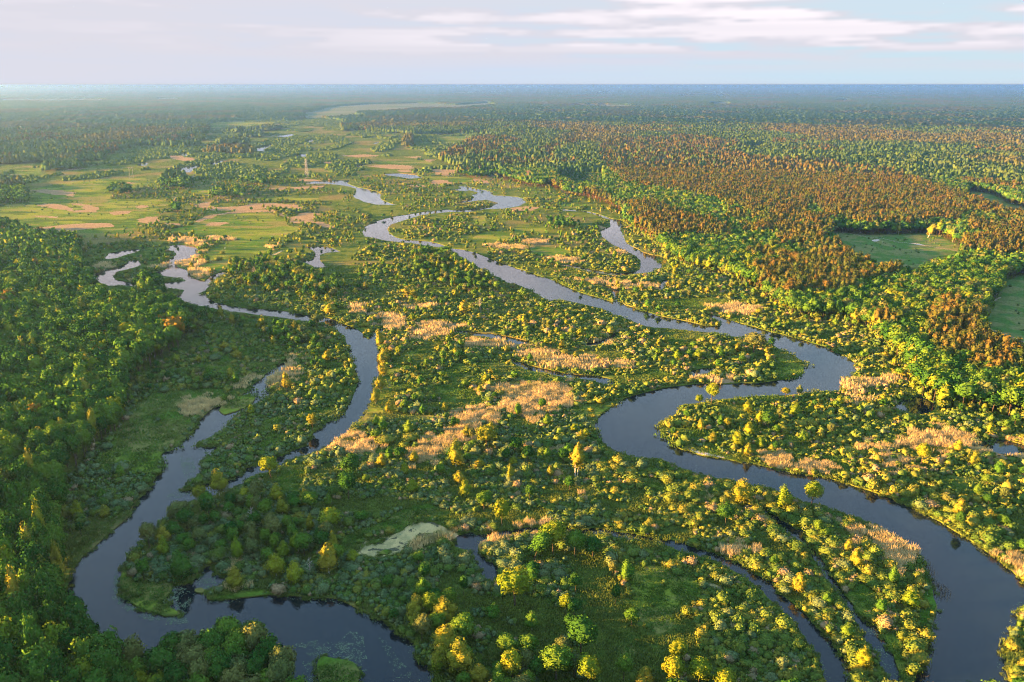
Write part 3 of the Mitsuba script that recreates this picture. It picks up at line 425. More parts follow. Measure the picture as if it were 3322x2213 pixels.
 ('willow_shrub','green',-202.2,427.3,7.2,0,'grey-green bush in the upper part of the shaded meadow'),
 ('willow_shrub','green',-179.8,434.3,6.9,0,'grey-green bush beside the path of small bushes on the shaded meadow'),
 ('willow_shrub','green',-180.9,328.5,11.4,0,'large shaded willow bush at the lower end of the shaded meadow'),
 ('willow_shrub','green',-192.7,483.3,9.4,0,'large dull willow bush by the upper small meadow'),
]
SWANS = [(-343.2, 779.0), (-313.8, 850.0)]
# ---------------------------------------------------------------- helpers
T = mi.ScalarTransform4f
rng = np.random.default_rng(11)
HC = 170.0
def ring(line):
    return np.array([[float(v) for v in q.split(',')] for q in line.split()])
def polys(name):
    return [Polygon(ring(l)).buffer(0) for l in SHAPES[name].split('\n') if l]
def rough(g, amp, step, seed):
    """Edges as uneven as nature makes them: points every step metres, moved by noise."""
    out = []
    for q in getattr(g, 'geoms', [g]):
        if q.is_empty or q.geom_type != 'Polygon':
            continue
        d = math.hypot(*q.representative_point().coords[0])
        k = max(1.0, d / 450.0)
        def bend(c):
            c = np.array(LineString(c).segmentize(step * k).coords)[:-1]
            for _ in range(2):                                     # corner cutting
                n = np.roll(c, -1, 0)
                c = np.stack([.75 * c + .25 * n, .25 * c + .75 * n], 1).reshape(-1, 2) if len(c) < 4000 else c
            f = 1.0 / (step * k * 1.3)
            p = np.column_stack([c * f, np.full(len(c), seed * 7.3)])
            return c + amp * k * (np.stack([meshkit.fbm(p, 2, seed), meshkit.fbm(p + 31, 2, seed)], 1) - .5) * 2
        e = Polygon(bend(q.exterior.coords), [bend(i.coords) for i in q.interiors]).buffer(0)
        out.append(e.simplify(.12 * k))
    return unary_union(out)
def parts_of(g):
    return [q for q in getattr(g, 'geoms', [g]) if q.geom_type == 'Polygon' and q.area > 1.0]
def sheet(gs, z):
    v, f, n = [], [], 0
    for g in gs:
        for q in parts_of(g):
            a, b = trimesh.creation.triangulate_polygon(q, engine='earcut')
            v.append(np.column_stack([a, np.full(len(a), z)])); f.append(np.asarray(b) + n); n += len(a)
    v, f = np.vstack(v), np.vstack(f)
    up = np.cross(v[f[:, 1]] - v[f[:, 0]], v[f[:, 2]] - v[f[:, 0]])[:, 2] < 0
    f[up] = f[up][:, ::-1]
    return trimesh.Trimesh(v, f, process=False)
def wall(gs, z0, z1):
    v, f, n = [], [], 0
    for g in gs:
        for q in parts_of(g):
            for r in [q.exterior, *q.interiors]:
                c = np.array(r.coords); k = len(c)
                v.append(np.vstack([np.column_stack([c, np.full(k, z0)]), np.column_stack([c, np.full(k, z1)])]))
                i = np.arange(k - 1)
                f.append(np.vstack([np.stack([i, i + 1, i + 1 + k], 1), np.stack([i, i + 1 + k, i + k], 1)]) + n); n += 2 * k
    return trimesh.Trimesh(np.vstack(v), np.vstack(f), process=False)
def inside(g, x, y):
    return contains_xy(g, x, y)
def say(key, label, kind=None, category=None, group=None):
    labels[key] = {a: b for a, b in (('label', label), ('kind', kind), ('category', category), ('group', group)) if b}

# ---------------------------------------------------------------- materials
def leafy(a, b, scale=9.0):
    """Foliage colour: two tones of the leaves themselves, drifting from tree to tree."""
    def fn(p, n, uv):
        t = mikit.fbm(p.x / scale, p.y / scale, p.z / (2.5 * scale), 2)
        return mikit.mix(a, b, mikit.smoothstep(.28, .72, t)) * (0.72 + 0.56 * mikit.noise(p.x * 2.1, p.y * 2.1, p.z * 2.1))
    return {'type': 'twosided', 'm': {'type': 'diffuse', 'reflectance': mikit.proc(fn)}}
scene['leaf_dark'] = leafy((.022, .085, .016), (.048, .125, .020))
scene['leaf_mid'] = leafy((.052, .145, .020), (.105, .190, .024))
scene['leaf_bright'] = leafy((.120, .200, .018), (.200, .230, .020))
scene['leaf_pale'] = leafy((.085, .130, .040), (.140, .160, .045))
scene['leaf_gold'] = leafy((.165, .195, .022), (.235, .220, .028))
scene['leaf_autumn'] = leafy((.170, .120, .018), (.220, .140, .022))
scene['needle'] = leafy((.066, .084, .020), (.138, .100, .025), 11)
scene['needle_green'] = leafy((.052, .092, .020), (.105, .110, .024), 11)
scene['willow_gold'] = leafy((.110, .160, .027), (.195, .205, .035), 6)
scene['willow_olive'] = leafy((.065, .130, .026), (.110, .170, .032), 6)
scene['willow_tan'] = leafy((.200, .175, .085), (.285, .225, .120), 5)
scene['willow_grey'] = leafy((.085, .150, .060), (.125, .175, .070), 6)
def plain(key, c, amp=.25, s=2.0):
    c = tuple(c)
    scene[key] = {'type': 'twosided', 'm': {'type': 'diffuse', 'reflectance': mikit.proc(lambda p, n, uv: mi.Color3f(c) * (1 - amp + 2 * amp * mikit.fbm(p.x * s, p.y * s, p.z * s, 2)))}}
plain('bark', (.10, .075, .055)); plain('pine_bark', (.24, .115, .055)); plain('birch_bark', (.62, .57, .50)); plain('dead_wood', (.42, .37, .32))
def thin(key, c, amp, s):
    scene[key] = {'type': 'principledthin', 'base_color': mikit.proc(lambda p, n, uv: mi.Color3f(c) * (1 - amp + 2 * amp * mikit.fbm(p.x * s, p.y * s, p.z * s, 2))), 'roughness': .9, 'diff_trans': .9, 'eta': 1.05}
def straw(p, n, uv):
    b = mikit.fbm(p.x / 11, p.y / 11, 3, 3)
    return mikit.mix(mikit.mix((.48, .41, .19), (.64, .51, .24), mikit.smoothstep(.30, .55, b)), (.30, .31, .11), .7 * mikit.smoothstep(.58, .75, b)) * (.72 + .56 * mikit.noise(p.x * .9, p.y * .9, p.z * .3))
scene['reed_straw'] = {'type': 'principledthin', 'base_color': mikit.proc(straw), 'roughness': .9, 'diff_trans': .9, 'eta': 1.05}; thin('herb', (.098, .185, .030), .5, .3); thin('herb_rough', (.150, .215, .045), .4, .3)
plain('lily_leaf', (.17, .23, .14)); plain('weed_stem', (.15, .115, .07)); plain('sand_grain', (.62, .52, .42), .15, 1.0); plain('mud', (.05, .042, .03))
plain('steel', (.34, .35, .36)); plain('concrete', (.34, .32, .29)); plain('plank_wood', (.42, .28, .18)); plain('swan_white', (.85, .85, .85), .03); plain('beak', (.6, .25, .05), .05)
def ground_tone(p, n, uv):
    r = dr.sqrt(p.x * p.x + p.y * p.y)
    big, mid = mikit.fbm(p.x / 70, p.y / 70, 0, 3), mikit.fbm(p.x / 7, p.y / 7, 3, 3)
    fine = mikit.fbm(p.x * 1.3, p.y * 1.3, 5, 2)
    c = mikit.mix((.060, .115, .020), (.125, .165, .030), mikit.smoothstep(.3, .7, mid))
    c = mikit.mix(c, (.240, .185, .075), .6 * mikit.smoothstep(.50, .72, big))
    return c * (.65 + .7 * fine)
def meadow_tone(p, n, uv):
    big, mid = mikit.fbm(p.x / 45, p.y / 45, 7, 3), mikit.fbm(p.x / 5, p.y / 5, 2, 3)
    fine = mikit.fbm(p.x * 1.5, p.y * 1.5, 9, 2)
    c = mikit.mix((.075, .165, .020), (.190, .245, .032), mikit.smoothstep(.3, .7, big))
    streak = mikit.fbm(p.x / 55 + p.y / 160, p.y / 17, 6, 3)
    c = mikit.mix(c, (.250, .220, .060), .5 * mikit.smoothstep(.52, .75, mid))
    c = mikit.mix(c, (.055, .110, .022), .75 * mikit.smoothstep(.54, .66, streak))
    c = mikit.mix(c, (.230, .190, .070), .6 * mikit.smoothstep(.44, .34, streak))
    return c * (.70 + .6 * fine)
def clearing_tone(p, n, uv):
    mid, fine = mikit.fbm(p.x / 12, p.y / 12, 2, 3), mikit.fbm(p.x * .8, p.y * .8, 9, 2)
    return mikit.mix((.090, .185, .040), (.200, .215, .075), mikit.smoothstep(.35, .7, mid)) * (.75 + .5 * fine)
def field_tone(p, n, uv):
    return mikit.mix((.17, .20, .10), (.12, .17, .07), mikit.smoothstep(.35, .65, mikit.fbm(p.x / 300, p.y / 120, 1, 3)))
def duck_tone(p, n, uv):
    w = mikit.fbm(p.x / 2.2 + 1.5 * mikit.noise(p.x / 3, p.y / 3, 4), p.y / 2.2, 6, 3)
    return mikit.mix(mikit.mix((.52, .43, .19), (.38, .34, .15), mikit.smoothstep(.40, .65, mikit.fbm(p.x / 3, p.y / 3, 2, 3))), (.05, .065, .045), .85 * mikit.smoothstep(.60, .70, w)) * (.85 + .3 * mikit.fbm(p.x * 2, p.y * 2, 1, 2))
def straw_floor(p, n, uv):
    return mi.Color3f(.30, .225, .12) * (.6 + .8 * mikit.fbm(p.x * .6, p.y * .6, 4, 3))
for k, fn in (('ground_soil', ground_tone), ('meadow_grass', meadow_tone), ('clearing_grass', clearing_tone), ('field_crop', field_tone), ('duckweed_skin', duck_tone), ('reed_floor', straw_floor)):
    scene[k] = {'type': 'twosided', 'm': {'type': 'diffuse', 'reflectance': mikit.proc(fn)}}
def canopy_tone(p, n, uv):
    t, u, w = mikit.fbm(p.x / 260, p.y / 420, 5, 3), mikit.noise(p.x / 9, p.y / 9, 1), mikit.fbm(p.x / 60, p.y / 90, 8, 2)
    c = mikit.mix((.050, .110, .024), (.090, .140, .032), mikit.smoothstep(.25, .75, .5 * u + .5 * w))
    return mikit.mix(c, (.130, .105, .028), .6 * mikit.smoothstep(.50, .64, t))
scene['leaf_canopy'] = {'type': 'twosided', 'm': {'type': 'diffuse', 'reflectance': mikit.proc(canopy_tone)}}
scene['river_water'] = {'type': 'bumpmap', 'tex': mikit.proc(lambda p, n, uv: .008 * mikit.fbm(p.x * .55, p.y * .9, 1, 2), .05), 'scale': 1.0,
    'm': {'type': 'principled', 'base_color': {'type': 'rgb', 'value': (.004, .009, .014)}, 'roughness': .04, 'specular': .42}}

# ---------------------------------------------------------------- the setting: water, ground, meadows
F = {k: polys(k) for k in SHAPES if k != 'track'}
U = {k: unary_union(v) for k, v in F.items()}
dry = unary_union([U['for_d'], U['for_l']])
isles = rough(U['isle'], .5, 3, 3)
bodies = {}
for k, lab in (('river', None), ('oxbow', None), ('stream', None), ('backwater', None), ('pond', None), ('far_river', None)):
    bodies[k] = [rough(g.buffer({'stream': 1.1, 'backwater': 1.8, 'far_river': 2.0, 'oxbow': 1.6, 'pond': 1.5}.get(k, .0)).difference(dry), .7, 4, 5) for g in F[k]]
arm = F['river'][1]; upper = box(-2000, 455, 300, 2000)
bodies['river'][1] = rough(unary_union([arm, arm.intersection(upper).buffer(1.4), arm.intersection(box(-2000, 540, 300, 2000)).buffer(3.2)]).difference(dry), .7, 4, 5)
# bodies that meet are one
river_main, river_arm = bodies['river']
wet_all = unary_union([g for v in bodies.values() for g in v]).difference(isles)
duck = unary_union([rough(g, .4, 2.5, 8) for g in F['duck']]).difference(isles)
water = unary_union([wet_all, duck])
near_box = box(-5000, 60, 5000, 8200)
land = near_box.difference(water)
names = {'river': ['river', 'river_001'], 'oxbow': ['oxbow_lake', 'oxbow_lake_001']}
river_labels = ['broad dark river winding from the far bends to the lower right corner', 'left river arm that loops round the shaded marsh to the bottom edge',
    'blue curved oxbow lake at the foot of the pine forest', 'pale curved oxbow water above the main upper bend', 'narrow dark stream crossing the marsh below the duckweed pond', 'thin side stream choked with weeds on the river spit']
done, i = None, 0
def put_water(key, g, label):
    global done
    g = g.difference(isles) if done is None else g.difference(isles).difference(done)
    done = g if done is None else done.union(g)
    if not parts_of(g):
        return
    scene[key] = mikit.ply(sheet([g], -.45), 'river_water'); say(key, label, 'structure')
for k in ('river', 'oxbow', 'stream'):
    for j, g in enumerate(bodies[k]):
        put_water({'river': 'river', 'oxbow': 'oxbow_lake', 'stream': 'stream'}[k] + ('_%03d' % j if j else ''), g, river_labels[i]); i += 1
pond_labels = ['hourglass pond in the lit marsh with a reed spit in the middle', 'dark pond in the shadow of the right forest edge', 'dark pond at the right edge beyond the tan reeds', 'pale pond in the meadow beside the left forest', 'small blue pool between willows near the river spit', 'small white pool far off on the left plain']
for j, g in enumerate(bodies['pond']):
    put_water('pond' + ('_%03d' % j if j else ''), g, pond_labels[j])
back_labels = ['narrow reed-lined backwater in the middle marsh', 'thin murky ditch between reeds and the central meadow', 'hooked thread of water inside the curved reed band', 'little weedy inlet behind the pointed tongue', 'tiny pool beside the reeds at the channel mouth']
for j, g in enumerate(bodies['backwater']):
    put_water('backwater' + ('_%03d' % j if j else ''), g, back_labels[j])
for j, g in enumerate(bodies['far_river']):
    put_water('water' + ('_%03d' % j if j else ''), g, 'bright far reach of the river, one of the silver slivers on the plain')
    labels.get('water' + ('_%03d' % j if j else ''), {}).update(group='silver slivers of water on the far plain')
scene['duckweed'] = mikit.ply(sheet([duck.difference(wet_all.buffer(.2))], -.42), 'duckweed_skin')
say('duckweed', 'pale yellow-green duckweed skin covering the still ponds', 'stuff', 'duckweed')
FARR = 104686
rim = [box(-FARR, 60, -5000, FARR), box(5000, 60, FARR, FARR), box(-5000, 8200, 5000, FARR), box(-FARR, -3000, FARR, 60)]
g0 = sheet([land, *rim], 0.0)
scene['ground'] = mikit.ply(trimesh.util.concatenate([g0, wall([water], 0.0, -1.3)]), 'ground_soil')
say('ground', 'flat marshy plain running green to the horizon', 'structure')
reed_zone = unary_union([rough(g, 3.2, 4, 12) for g in F['reed']]).difference(water)
reed_thin = U['reed2'].difference(water)
clear = rough(U['clear'], 1.5, 8, 4)
mead = unary_union([rough(g, 1.8, 6, 9) for g in F['mead']] + [isles]).difference(water).difference(reed_zone)
scene['meadow'] = mikit.ply(sheet([mead], .05), 'meadow_grass'); say('meadow', 'open wet meadows of green sedge between the willow belts', 'structure')
scene['reed_bed_floor'] = mikit.ply(sheet([reed_zone], .09), 'reed_floor'); say('reed_bed_floor', 'straw-covered ground under the tan reed beds', 'structure')
scene['clearing'] = mikit.ply(sheet([clear.difference(mead)], .05), 'clearing_grass'); say('clearing', 'dull green clearings cut into the right-hand forest', 'structure')
scene['field'] = mikit.ply(sheet([U['field']], .5), 'field_crop'); say('field', 'pale open fields far off before the horizon', 'structure')
sand = rough(U['sand'], .4, 3, 6).difference(water)
scene['sand'] = mikit.ply(sheet([sand], .14), 'sand_grain'); say('sand', 'bare pale sand on the inner bank and in the clearing', 'structure')
tracks = unary_union([LineString(ring(l)).buffer(.8) for l in SHAPES['track'].split('\n') if l])
plain('path_soil', (.36, .29, .20)); scene['path'] = mikit.ply(sheet([tracks.difference(sand)], .18), 'path_soil'); say('path', 'thin sandy tracks through the forest clearings', 'structure')

# ---------------------------------------------------------------- plant models
def unit(v):
    return v / (np.linalg.norm(v, axis=-1, keepdims=True) + 1e-12)
def sprigs(c, n, size, r, tilt=.75, jitter=.38):
    """Leaf sprays: small rhombs at c facing roughly along n."""
    k = len(c)
    w = unit(n + tilt * r.normal(size=(k, 3)) * .6)
    a = unit(np.cross(w, r.normal(size=(k, 3)))); b = np.cross(w, a)
    s = size * r.uniform(.65, 1.35, (k, 1))
    v = np.stack([c + a * s * .55, c + b * s * .38, c - a * s * .55, c - b * s * .38], 1).reshape(-1, 3)
    i = np.arange(k)[:, None] * 4
    f = np.vstack([i + [0, 1, 2], i + [0, 2, 3]])
    nn = unit(n + jitter * r.normal(size=(k, 3)))
    return v, f, np.repeat(nn, 4, 0)
def core(centre, radii, r, sub=1, amp=.15):
    m = trimesh.creation.icosphere(sub)
    d = np.array(m.vertices) * (1 + amp * r.normal(size=(len(m.vertices), 1)))
    return d * radii + centre, np.array(m.faces), unit(d / np.asarray(radii))
def join(ps):
    v, f, n, k = [], [], [], 0
    for a, b, c in ps:
        v.append(a); f.append(b + k); n.append(c); k += len(a)
    return np.vstack(v), np.vstack(f), np.vstack(n)
def lumpy(C, R, mid, sub, shrink=.95):
    """The star-shaped skin of a union of lobes, seen from mid: every bulge of the crown is there."""
    m = trimesh.creation.icosphere(sub); d = np.array(m.vertices)
    o = (mid - C) / R; e = d[:, None] / R[None]
    a = (e * e).sum(-1); b = (e * o[None]).sum(-1); c = (o * o).sum(-1)[None] - 1
    disc = b * b - a * c
    t = np.where(disc > 0, (-b + np.sqrt(np.maximum(disc, 0))) / a, 0).max(1)
    t = np.maximum(t, .25 * t.max()) * shrink
    v = mid + d * t[:, None]; v[:, 2] = np.maximum(v[:, 2], .02)
    f = np.array(m.faces); n = np.zeros_like(v); g = np.cross(v[f[:, 1]] - v[f[:, 0]], v[f[:, 2]] - v[f[:, 0]])
    for k in range(3):
        np.add.at(n, f[:, k], g)
    return v, f, unit(n + 1e-9 * d)
def lobed(r, lobes, quads, size, blend=.35, shrink=.93, tilt=.75, sub=1, jitter=.30, ragged=.10):
    """A crown of lobes (centre, radii): sprays over the outside of their union, with a lumpy body inside."""
    C, R = np.array([l[0] for l in lobes]), np.array([l[1] for l in lobes])
    mid = C.mean(0)
    wgt = (R[:, 0] * R[:, 1] + R[:, 0] * R[:, 2]); wgt = wgt / wgt.sum()
    which = r.choice(len(C), quads * 2, p=wgt)
    d = unit(r.normal(size=(len(which), 3)))
    p = C[which] + d * R[which] * np.where(r.uniform(size=(len(which), 1)) < ragged, r.uniform(1.1, 1.45, (len(which), 1)), r.uniform(.88, 1.10, (len(which), 1)))
    e = ((p[:, None] - C[None]) / R[None]); e = (e ** 2).sum(-1); e[np.arange(len(p)), which] = 9
    keep = (e.min(1) > .80) & (p[:, 2] > .15)
    p, d, which = p[keep][:quads], d[keep][:quads], which[keep][:quads]
    n = unit(unit(d / R[which]) * (1 - blend) + unit(p - mid + [0, 0, .2]) * blend)
    return join([sprigs(p, n, size, r, tilt, jitter), lumpy(C, R, mid, sub, shrink)])
def round_lobes(r, h, w, n, base=.35, lump=.30):
    zc, rz, rx = h * (base + (1 - base) / 2), h * (1 - base) / 2, w / 2
    out = []
    for i in range(n):
        t = (i + .5) / n; ph = i * 2.39996 + r.uniform(-.4, .4)
        z = 1 - 1.75 * t; q = math.sqrt(max(0, 1 - z * z))
        k = r.uniform(.62, .80); s = r.uniform(.8, 1.25)
        out.append(((k * q * rx * math.cos(ph), k * q * rx * math.sin(ph), zc + z * rz * k), np.array([lump * w * .62, lump * w * .62, lump * w * .52]) * s))
    out.append(((0, 0, zc), np.array([rx * .6, rx * .6, rz * .75])))
    return out
def cone_lobes(r, h, w, n, base=.16, lump=.26):
    """An upright crown: widest low down, drawing in to a thin uneven top."""
    out = []
    for i in range(n):
        t = (i + .5) / n; ph = i * 2.39996 + r.uniform(-.6, .6)
        z = h * (base + (1 - base) * .93 * t)
        prof = math.sin(math.pi * (.14 + .86 * t) ** .75) ** .9 + .04
        q = w / 2 * prof * r.uniform(.45, .85)
        s = r.uniform(.7, 1.35) * (.45 + .75 * prof)
        out.append(((q * math.cos(ph), q * math.sin(ph), z), np.array([lump * w, lump * w, lump * w * 1.1]) * s))
    out.append(((0, 0, h * (.36 + base / 2)), np.array([w * .20, w * .20, h * (1 - base) * .28])))
    out.append(((0, 0, h * .72), np.array([w * .08, w * .08, h * .24])))
    return out
def pine_lobes(r, h, w, n):
    out = []
    for i in range(n):
        t = (i + .5) / n; ph = i * 2.39996 + r.uniform(-.5, .5)
        z = h * (.50 + .46 * t); q = w / 2 * (1 - .55 * t ** 2) * r.uniform(.40, .80)
        s = r.uniform(.75, 1.3) * (1.1 - .25 * t)
        out.append(((q * math.cos(ph), q * math.sin(ph), z), np.array([.24 * w, .24 * w, .17 * w]) * s))
    out.append(((0, 0, h * .76), np.array([w * .2, w * .2, h * .2])))
    return out
def dome_lobes(r, h, w, n):
    out = [((0, 0, h * .34), np.array([w * .36, w * .36, h * .56]))]
    for i in range(n):
        ph = i * 2.39996 + r.uniform(-.5, .5); q = w * .5 * math.sqrt((i + .6) / n) * .66
        s = r.uniform(.85, 1.25)
        out.append(((q * math.cos(ph), q * math.sin(ph), h * (.56 - .30 * (q / (w * .5)) ** 2) * r.uniform(.85, 1.1)), np.array([w * .165, w * .165, h * .30]) * s))
    return out
def limb(a, b, ra, rb, sides=5):
    a, b = np.asarray(a, float), np.asarray(b, float)
    v, f = tube(np.array([a, (a + b) / 2, b]), np.array([ra, (ra + rb) / 2, rb]), sides)
    return trimesh.Trimesh(v, f, process=False)
def tube(p, radii, sides):
    t = np.gradient(p, axis=0); t = unit(t)
    a = unit(np.cross(t, [[.3, .9, .2]] * len(p))); b = np.cross(t, a)
    ang = np.arange(sides) * 2 * np.pi / sides
    v = p[:, None] + radii[:, None, None] * (np.cos(ang)[None, :, None] * a[:, None] + np.sin(ang)[None, :, None] * b[:, None])
    i, j = np.meshgrid(np.arange(len(p) - 1), np.arange(sides), indexing='ij')
    q = np.stack([i * sides + j, i * sides + (j + 1) % sides, (i + 1) * sides + (j + 1) % sides, (i + 1) * sides + j], -1).reshape(-1, 4)
    return v.reshape(-1, 3), np.vstack([q[:, [0, 1, 2]], q[:, [0, 2, 3]]])
def trunk_mesh(r, h, rad, limbs, top=.85, reach=.3, sides=6):
    bend = r.normal(size=2) * .03 * h
    p = np.array([[0, 0, -.3], [bend[0] * .3, bend[1] * .3, h * .35], [bend[0], bend[1], h * top]])
    v, f = tube(p, np.array([rad, rad * .75, rad * .22]), sides)
    ms = [trimesh.Trimesh(v, f, process=False)]
    for i in range(limbs):
        z = h * (.35 + .45 * (i + .5) / limbs); ph = i * 2.4 + r.uniform(-.4, .4); k = reach * h * r.uniform(.6, 1)
        ms.append(limb((0, 0, z), (k * math.cos(ph), k * math.sin(ph), z + k * .6), rad * .38, rad * .1, 4))
    return trimesh.util.concatenate(ms)
def leaf_ply(geo, bsdf):
    v, f, n = geo
    return {'type': 'ply', 'filename': meshkit.write_ply((v, f), normals=n), 'face_normals': False, 'bsdf': {'type': 'ref', 'id': bsdf}}
MODELS = {}
def model(key, geos, colours, trunks=None, bark='bark', crown='crown'):
    """Shape groups key_colour_variant of a crown and a trunk, for instances."""
    for c, bs in colours.items():
        for j, g in enumerate(geos):
            files = leaf_ply(g, bs) if c == list(colours)[0] else None
            base = scene_files.setdefault((key, j), files)
            part = {**base, 'bsdf': {'type': 'ref', 'id': bs}}
            name = f'model_{key}_{c}_{j}'
            scene[name] = {'type': 'shapegroup', crown: part}
            if trunks is not None:
                scene[name]['trunk'] = trunk_files.setdefault((key, j), mikit.ply(trunks[j], bark, smooth=True))
            MODELS.setdefault((key, c), []).append(name)
scene_files, trunk_files = {}, {}
LEAF = {'dark': 'leaf_dark', 'mid': 'leaf_mid', 'bright': 'leaf_bright', 'pale': 'leaf_pale', 'gold': 'leaf_gold', 'autumn': 'leaf_autumn'}
r = np.random.default_rng(5)
# every model is built 1 wide and 1 high at unit scale by its own (w, h); instances scale it
BH, BW = 15.0, 9.0
for lod, nq, size, nl, var, sb in (('a', 1600, .56, 34, 4, 2), ('b', 260, 1.15, 18, 3, 1), ('c', 46, 2.1, 10, 3, 1)):
    model('broad_' + lod, [lobed(r, round_lobes(r, BH, BW, nl, lump={'a': .21, 'b': .25, 'c': .29}[lod]), nq, size, .25, .84, sub=sb, jitter=.42) for _ in range(var)], LEAF, [trunk_mesh(r, BH, .26, {'a': 5, 'b': 3, 'c': 0}[lod], .7, .25, {'a': 6, 'b': 5, 'c': 3}[lod]) for _ in range(var)])
    model('birch_' + lod, [lobed(r, cone_lobes(r, 16, 6, nl, lump=.19), nq * 3 // 4, size * .85, .25, .84, sub=sb, jitter=.4) for _ in range(2)], {k: LEAF[k] for k in ('mid', 'bright', 'pale', 'gold')}, [trunk_mesh(r, 16, .17, {'a': 4, 'b': 2, 'c': 0}[lod], .9, .12, {'a': 6, 'b': 5, 'c': 3}[lod]) for _ in range(2)], 'birch_bark')
    model('pine_' + lod, [lobed(r, pine_lobes(r, 20, 6.4, nl), nq * 2 // 3, size * .8, .25, .80, sub=sb, jitter=.4) for _ in range(3)], {'rust': 'needle', 'green': 'needle_green'}, [trunk_mesh(r, 20, .22, {'a': 4, 'b': 3, 'c': 0}[lod], .93, .1, {'a': 6, 'b': 4, 'c': 3}[lod]) for _ in range(3)], 'pine_bark')
WILLOW = {'gold': 'willow_gold', 'olive': 'willow_olive', 'grey': 'willow_grey', 'tan': 'willow_tan'}
for lod, nq, size, nl, var, sb in (('a', 230, .46, 13, 5, 1), ('b', 42, .95, 9, 4, 1), ('c', 10, 1.8, 5, 3, 1)):
    model('shrub_' + lod, [lobed(r, dome_lobes(r, 3.2, 5.0, nl), nq, size, .25, .84, sub=sb, jitter=.40, ragged=.22) for _ in range(var)], WILLOW)
model('spruce', [lobed(r, cone_lobes(r, 16, 7, 20, .08, .20), 1300, .55, .2) for _ in range(2)], {'dark': 'leaf_dark'}, [trunk_mesh(r, 16, .2, 0, .95) for _ in range(2)])
# birch with bare lower trunks: foliage hangs on the upper part only
model('white_birch', [lobed(r, [((x, y, z * 1.0), s) for (x, y, z), s in cone_lobes(r, 17, 5, 22, .27, .21)], 1000, .5)], {'white': 'leaf_gold'},
      [trimesh.util.concatenate([limb((-.5, 0, -.3), (-.9, .2, 8), .22, .16, 7), limb((-.9, .2, 8), (-.6, .1, 15), .16, .05, 7), limb((.4, .2, -.3), (.9, 0, 8), .2, .14, 7), limb((.9, 0, 8), (.7, .1, 13), .14, .05, 7)])], 'birch_bark')
# reeds, grass, lily leaves
def blades(r, n, side, h, width, lean=.25):
    x, y = r.uniform(-side / 2, side / 2, n), r.uniform(-side / 2, side / 2, n)
    hh = h * r.uniform(.7, 1.15, n); ph, d = r.uniform(0, 2 * np.pi, n), r.uniform(0, 2 * np.pi, n)
    b = np.column_stack([x, y, np.zeros(n)]); u = np.column_stack([np.cos(ph), np.sin(ph), np.zeros(n)]) * width / 2
    tip = b + np.column_stack([np.cos(d) * lean * hh, np.sin(d) * lean * hh, hh]); mid = (b + tip) / 2 + np.column_stack([np.zeros(n), np.zeros(n), hh * .05])
    v = np.stack([b - u, b + u, mid + u * 1.1, mid - u * 1.1, tip], 1).reshape(-1, 3)
    i = np.arange(n)[:, None] * 5
    f = np.vstack([i + [0, 1, 2], i + [0, 2, 3], i + [3, 2, 4]])
    nn = unit(np.column_stack([np.sin(ph), -np.cos(ph), np.full(n, .9)]) + .3 * r.normal(size=(n, 3)))
    return v, f, np.repeat(nn, 5, 0)
model('reed_a', [blades(r, 110, 3.6, 2.5, .17) for _ in range(3)], {'straw': 'reed_straw'}, crown='stems')
model('reed_b', [blades(r, 90, 7.5, 2.7, .42) for _ in range(2)], {'straw': 'reed_straw'}, crown='stems')
model('herb_a', [blades(r, 90, 4.4, .75, .26, .5) for _ in range(3)], {'green': 'herb', 'rough': 'herb_rough'}, crown='blades')
model('herb_b', [blades(r, 80, 9.0, .9, .6, .5) for _ in range(2)], {'green': 'herb', 'rough': 'herb_rough'}, crown='blades')

# ---------------------------------------------------------------- where plants grow
TONE = {'dark': 'dark green', 'mid': 'fresh green', 'bright': 'yellow-green', 'pale': 'pale green', 'gold': 'golden', 'autumn': 'rusty', 'rust': 'rust-gold', 'green': 'olive-green'}
CP, SP = math.cos(PITCH), math.sin(PITCH)
def seen(x, y, z=0.0):
    """(inside the field of view with a margin, distance from the camera)"""
    zz = z - HC; f = y * CP - zz * SP; u = y * SP + zz * CP
    a, b = x / f, u / f
    return (f > 10) & (np.abs(a) < .66 * 1.06 + 12 / f) & (b > -.66), np.sqrt(x * x + y * y + zz * zz)
def scatter(spacing, d0, d1, seed, zone=None, left=0.0):
    """Jittered grid points in view between two camera distances; left widens the strip on the sun's side."""
    q = np.random.default_rng(seed)
    h0, h1 = math.sqrt(max(0, d0 * d0 - HC * HC)), math.sqrt(d1 * d1 - HC * HC)
    X = h1 * .72 + 40 + left
    gx, gy = np.meshgrid(np.arange(-X, h1 * .72 + 40, spacing), np.arange(80, h1, spacing * .88))
    gx[1::2] += spacing / 2
    x = (gx + q.uniform(-.42, .42, gx.shape) * spacing).ravel(); y = (gy + q.uniform(-.42, .42, gx.shape) * spacing).ravel()
    d = np.sqrt(x * x + y * y + HC * HC); ok = (d >= d0) & (d < d1)
    x, y = x[ok], y[ok]
    s = seen(x, y)[0]
    if left:
        s |= seen(x + left, y)[0] & (x < 0)
    x, y = x[s], y[s]
    if zone is not None and len(x):
        k = inside(zone, x, y); x, y = x[k], y[k]
    return x, y
def n2(x, y, s, seed=0, o=3):
    return meshkit.fbm(np.column_stack([x / s, y / s, np.full(len(x), seed * 3.7)]), o, seed)
for g in (water, reed_zone, mead, clear):
    prepare(g)
forest_r = U['for_r'].difference(clear).difference(water)
forest_far = box(-9000, 60, 9000, 9000).difference(unary_union([U['flood'], U['for_r'], U['for_l'], U['field'], clear]))
forest_l, forest_d = U['for_l'].difference(water), U['for_d']
open_land = U['flood'].difference(unary_union([water.buffer(.6), reed_zone, mead, U['for_l'], U['for_d'], U['patch'], sand, tracks.buffer(1)]))
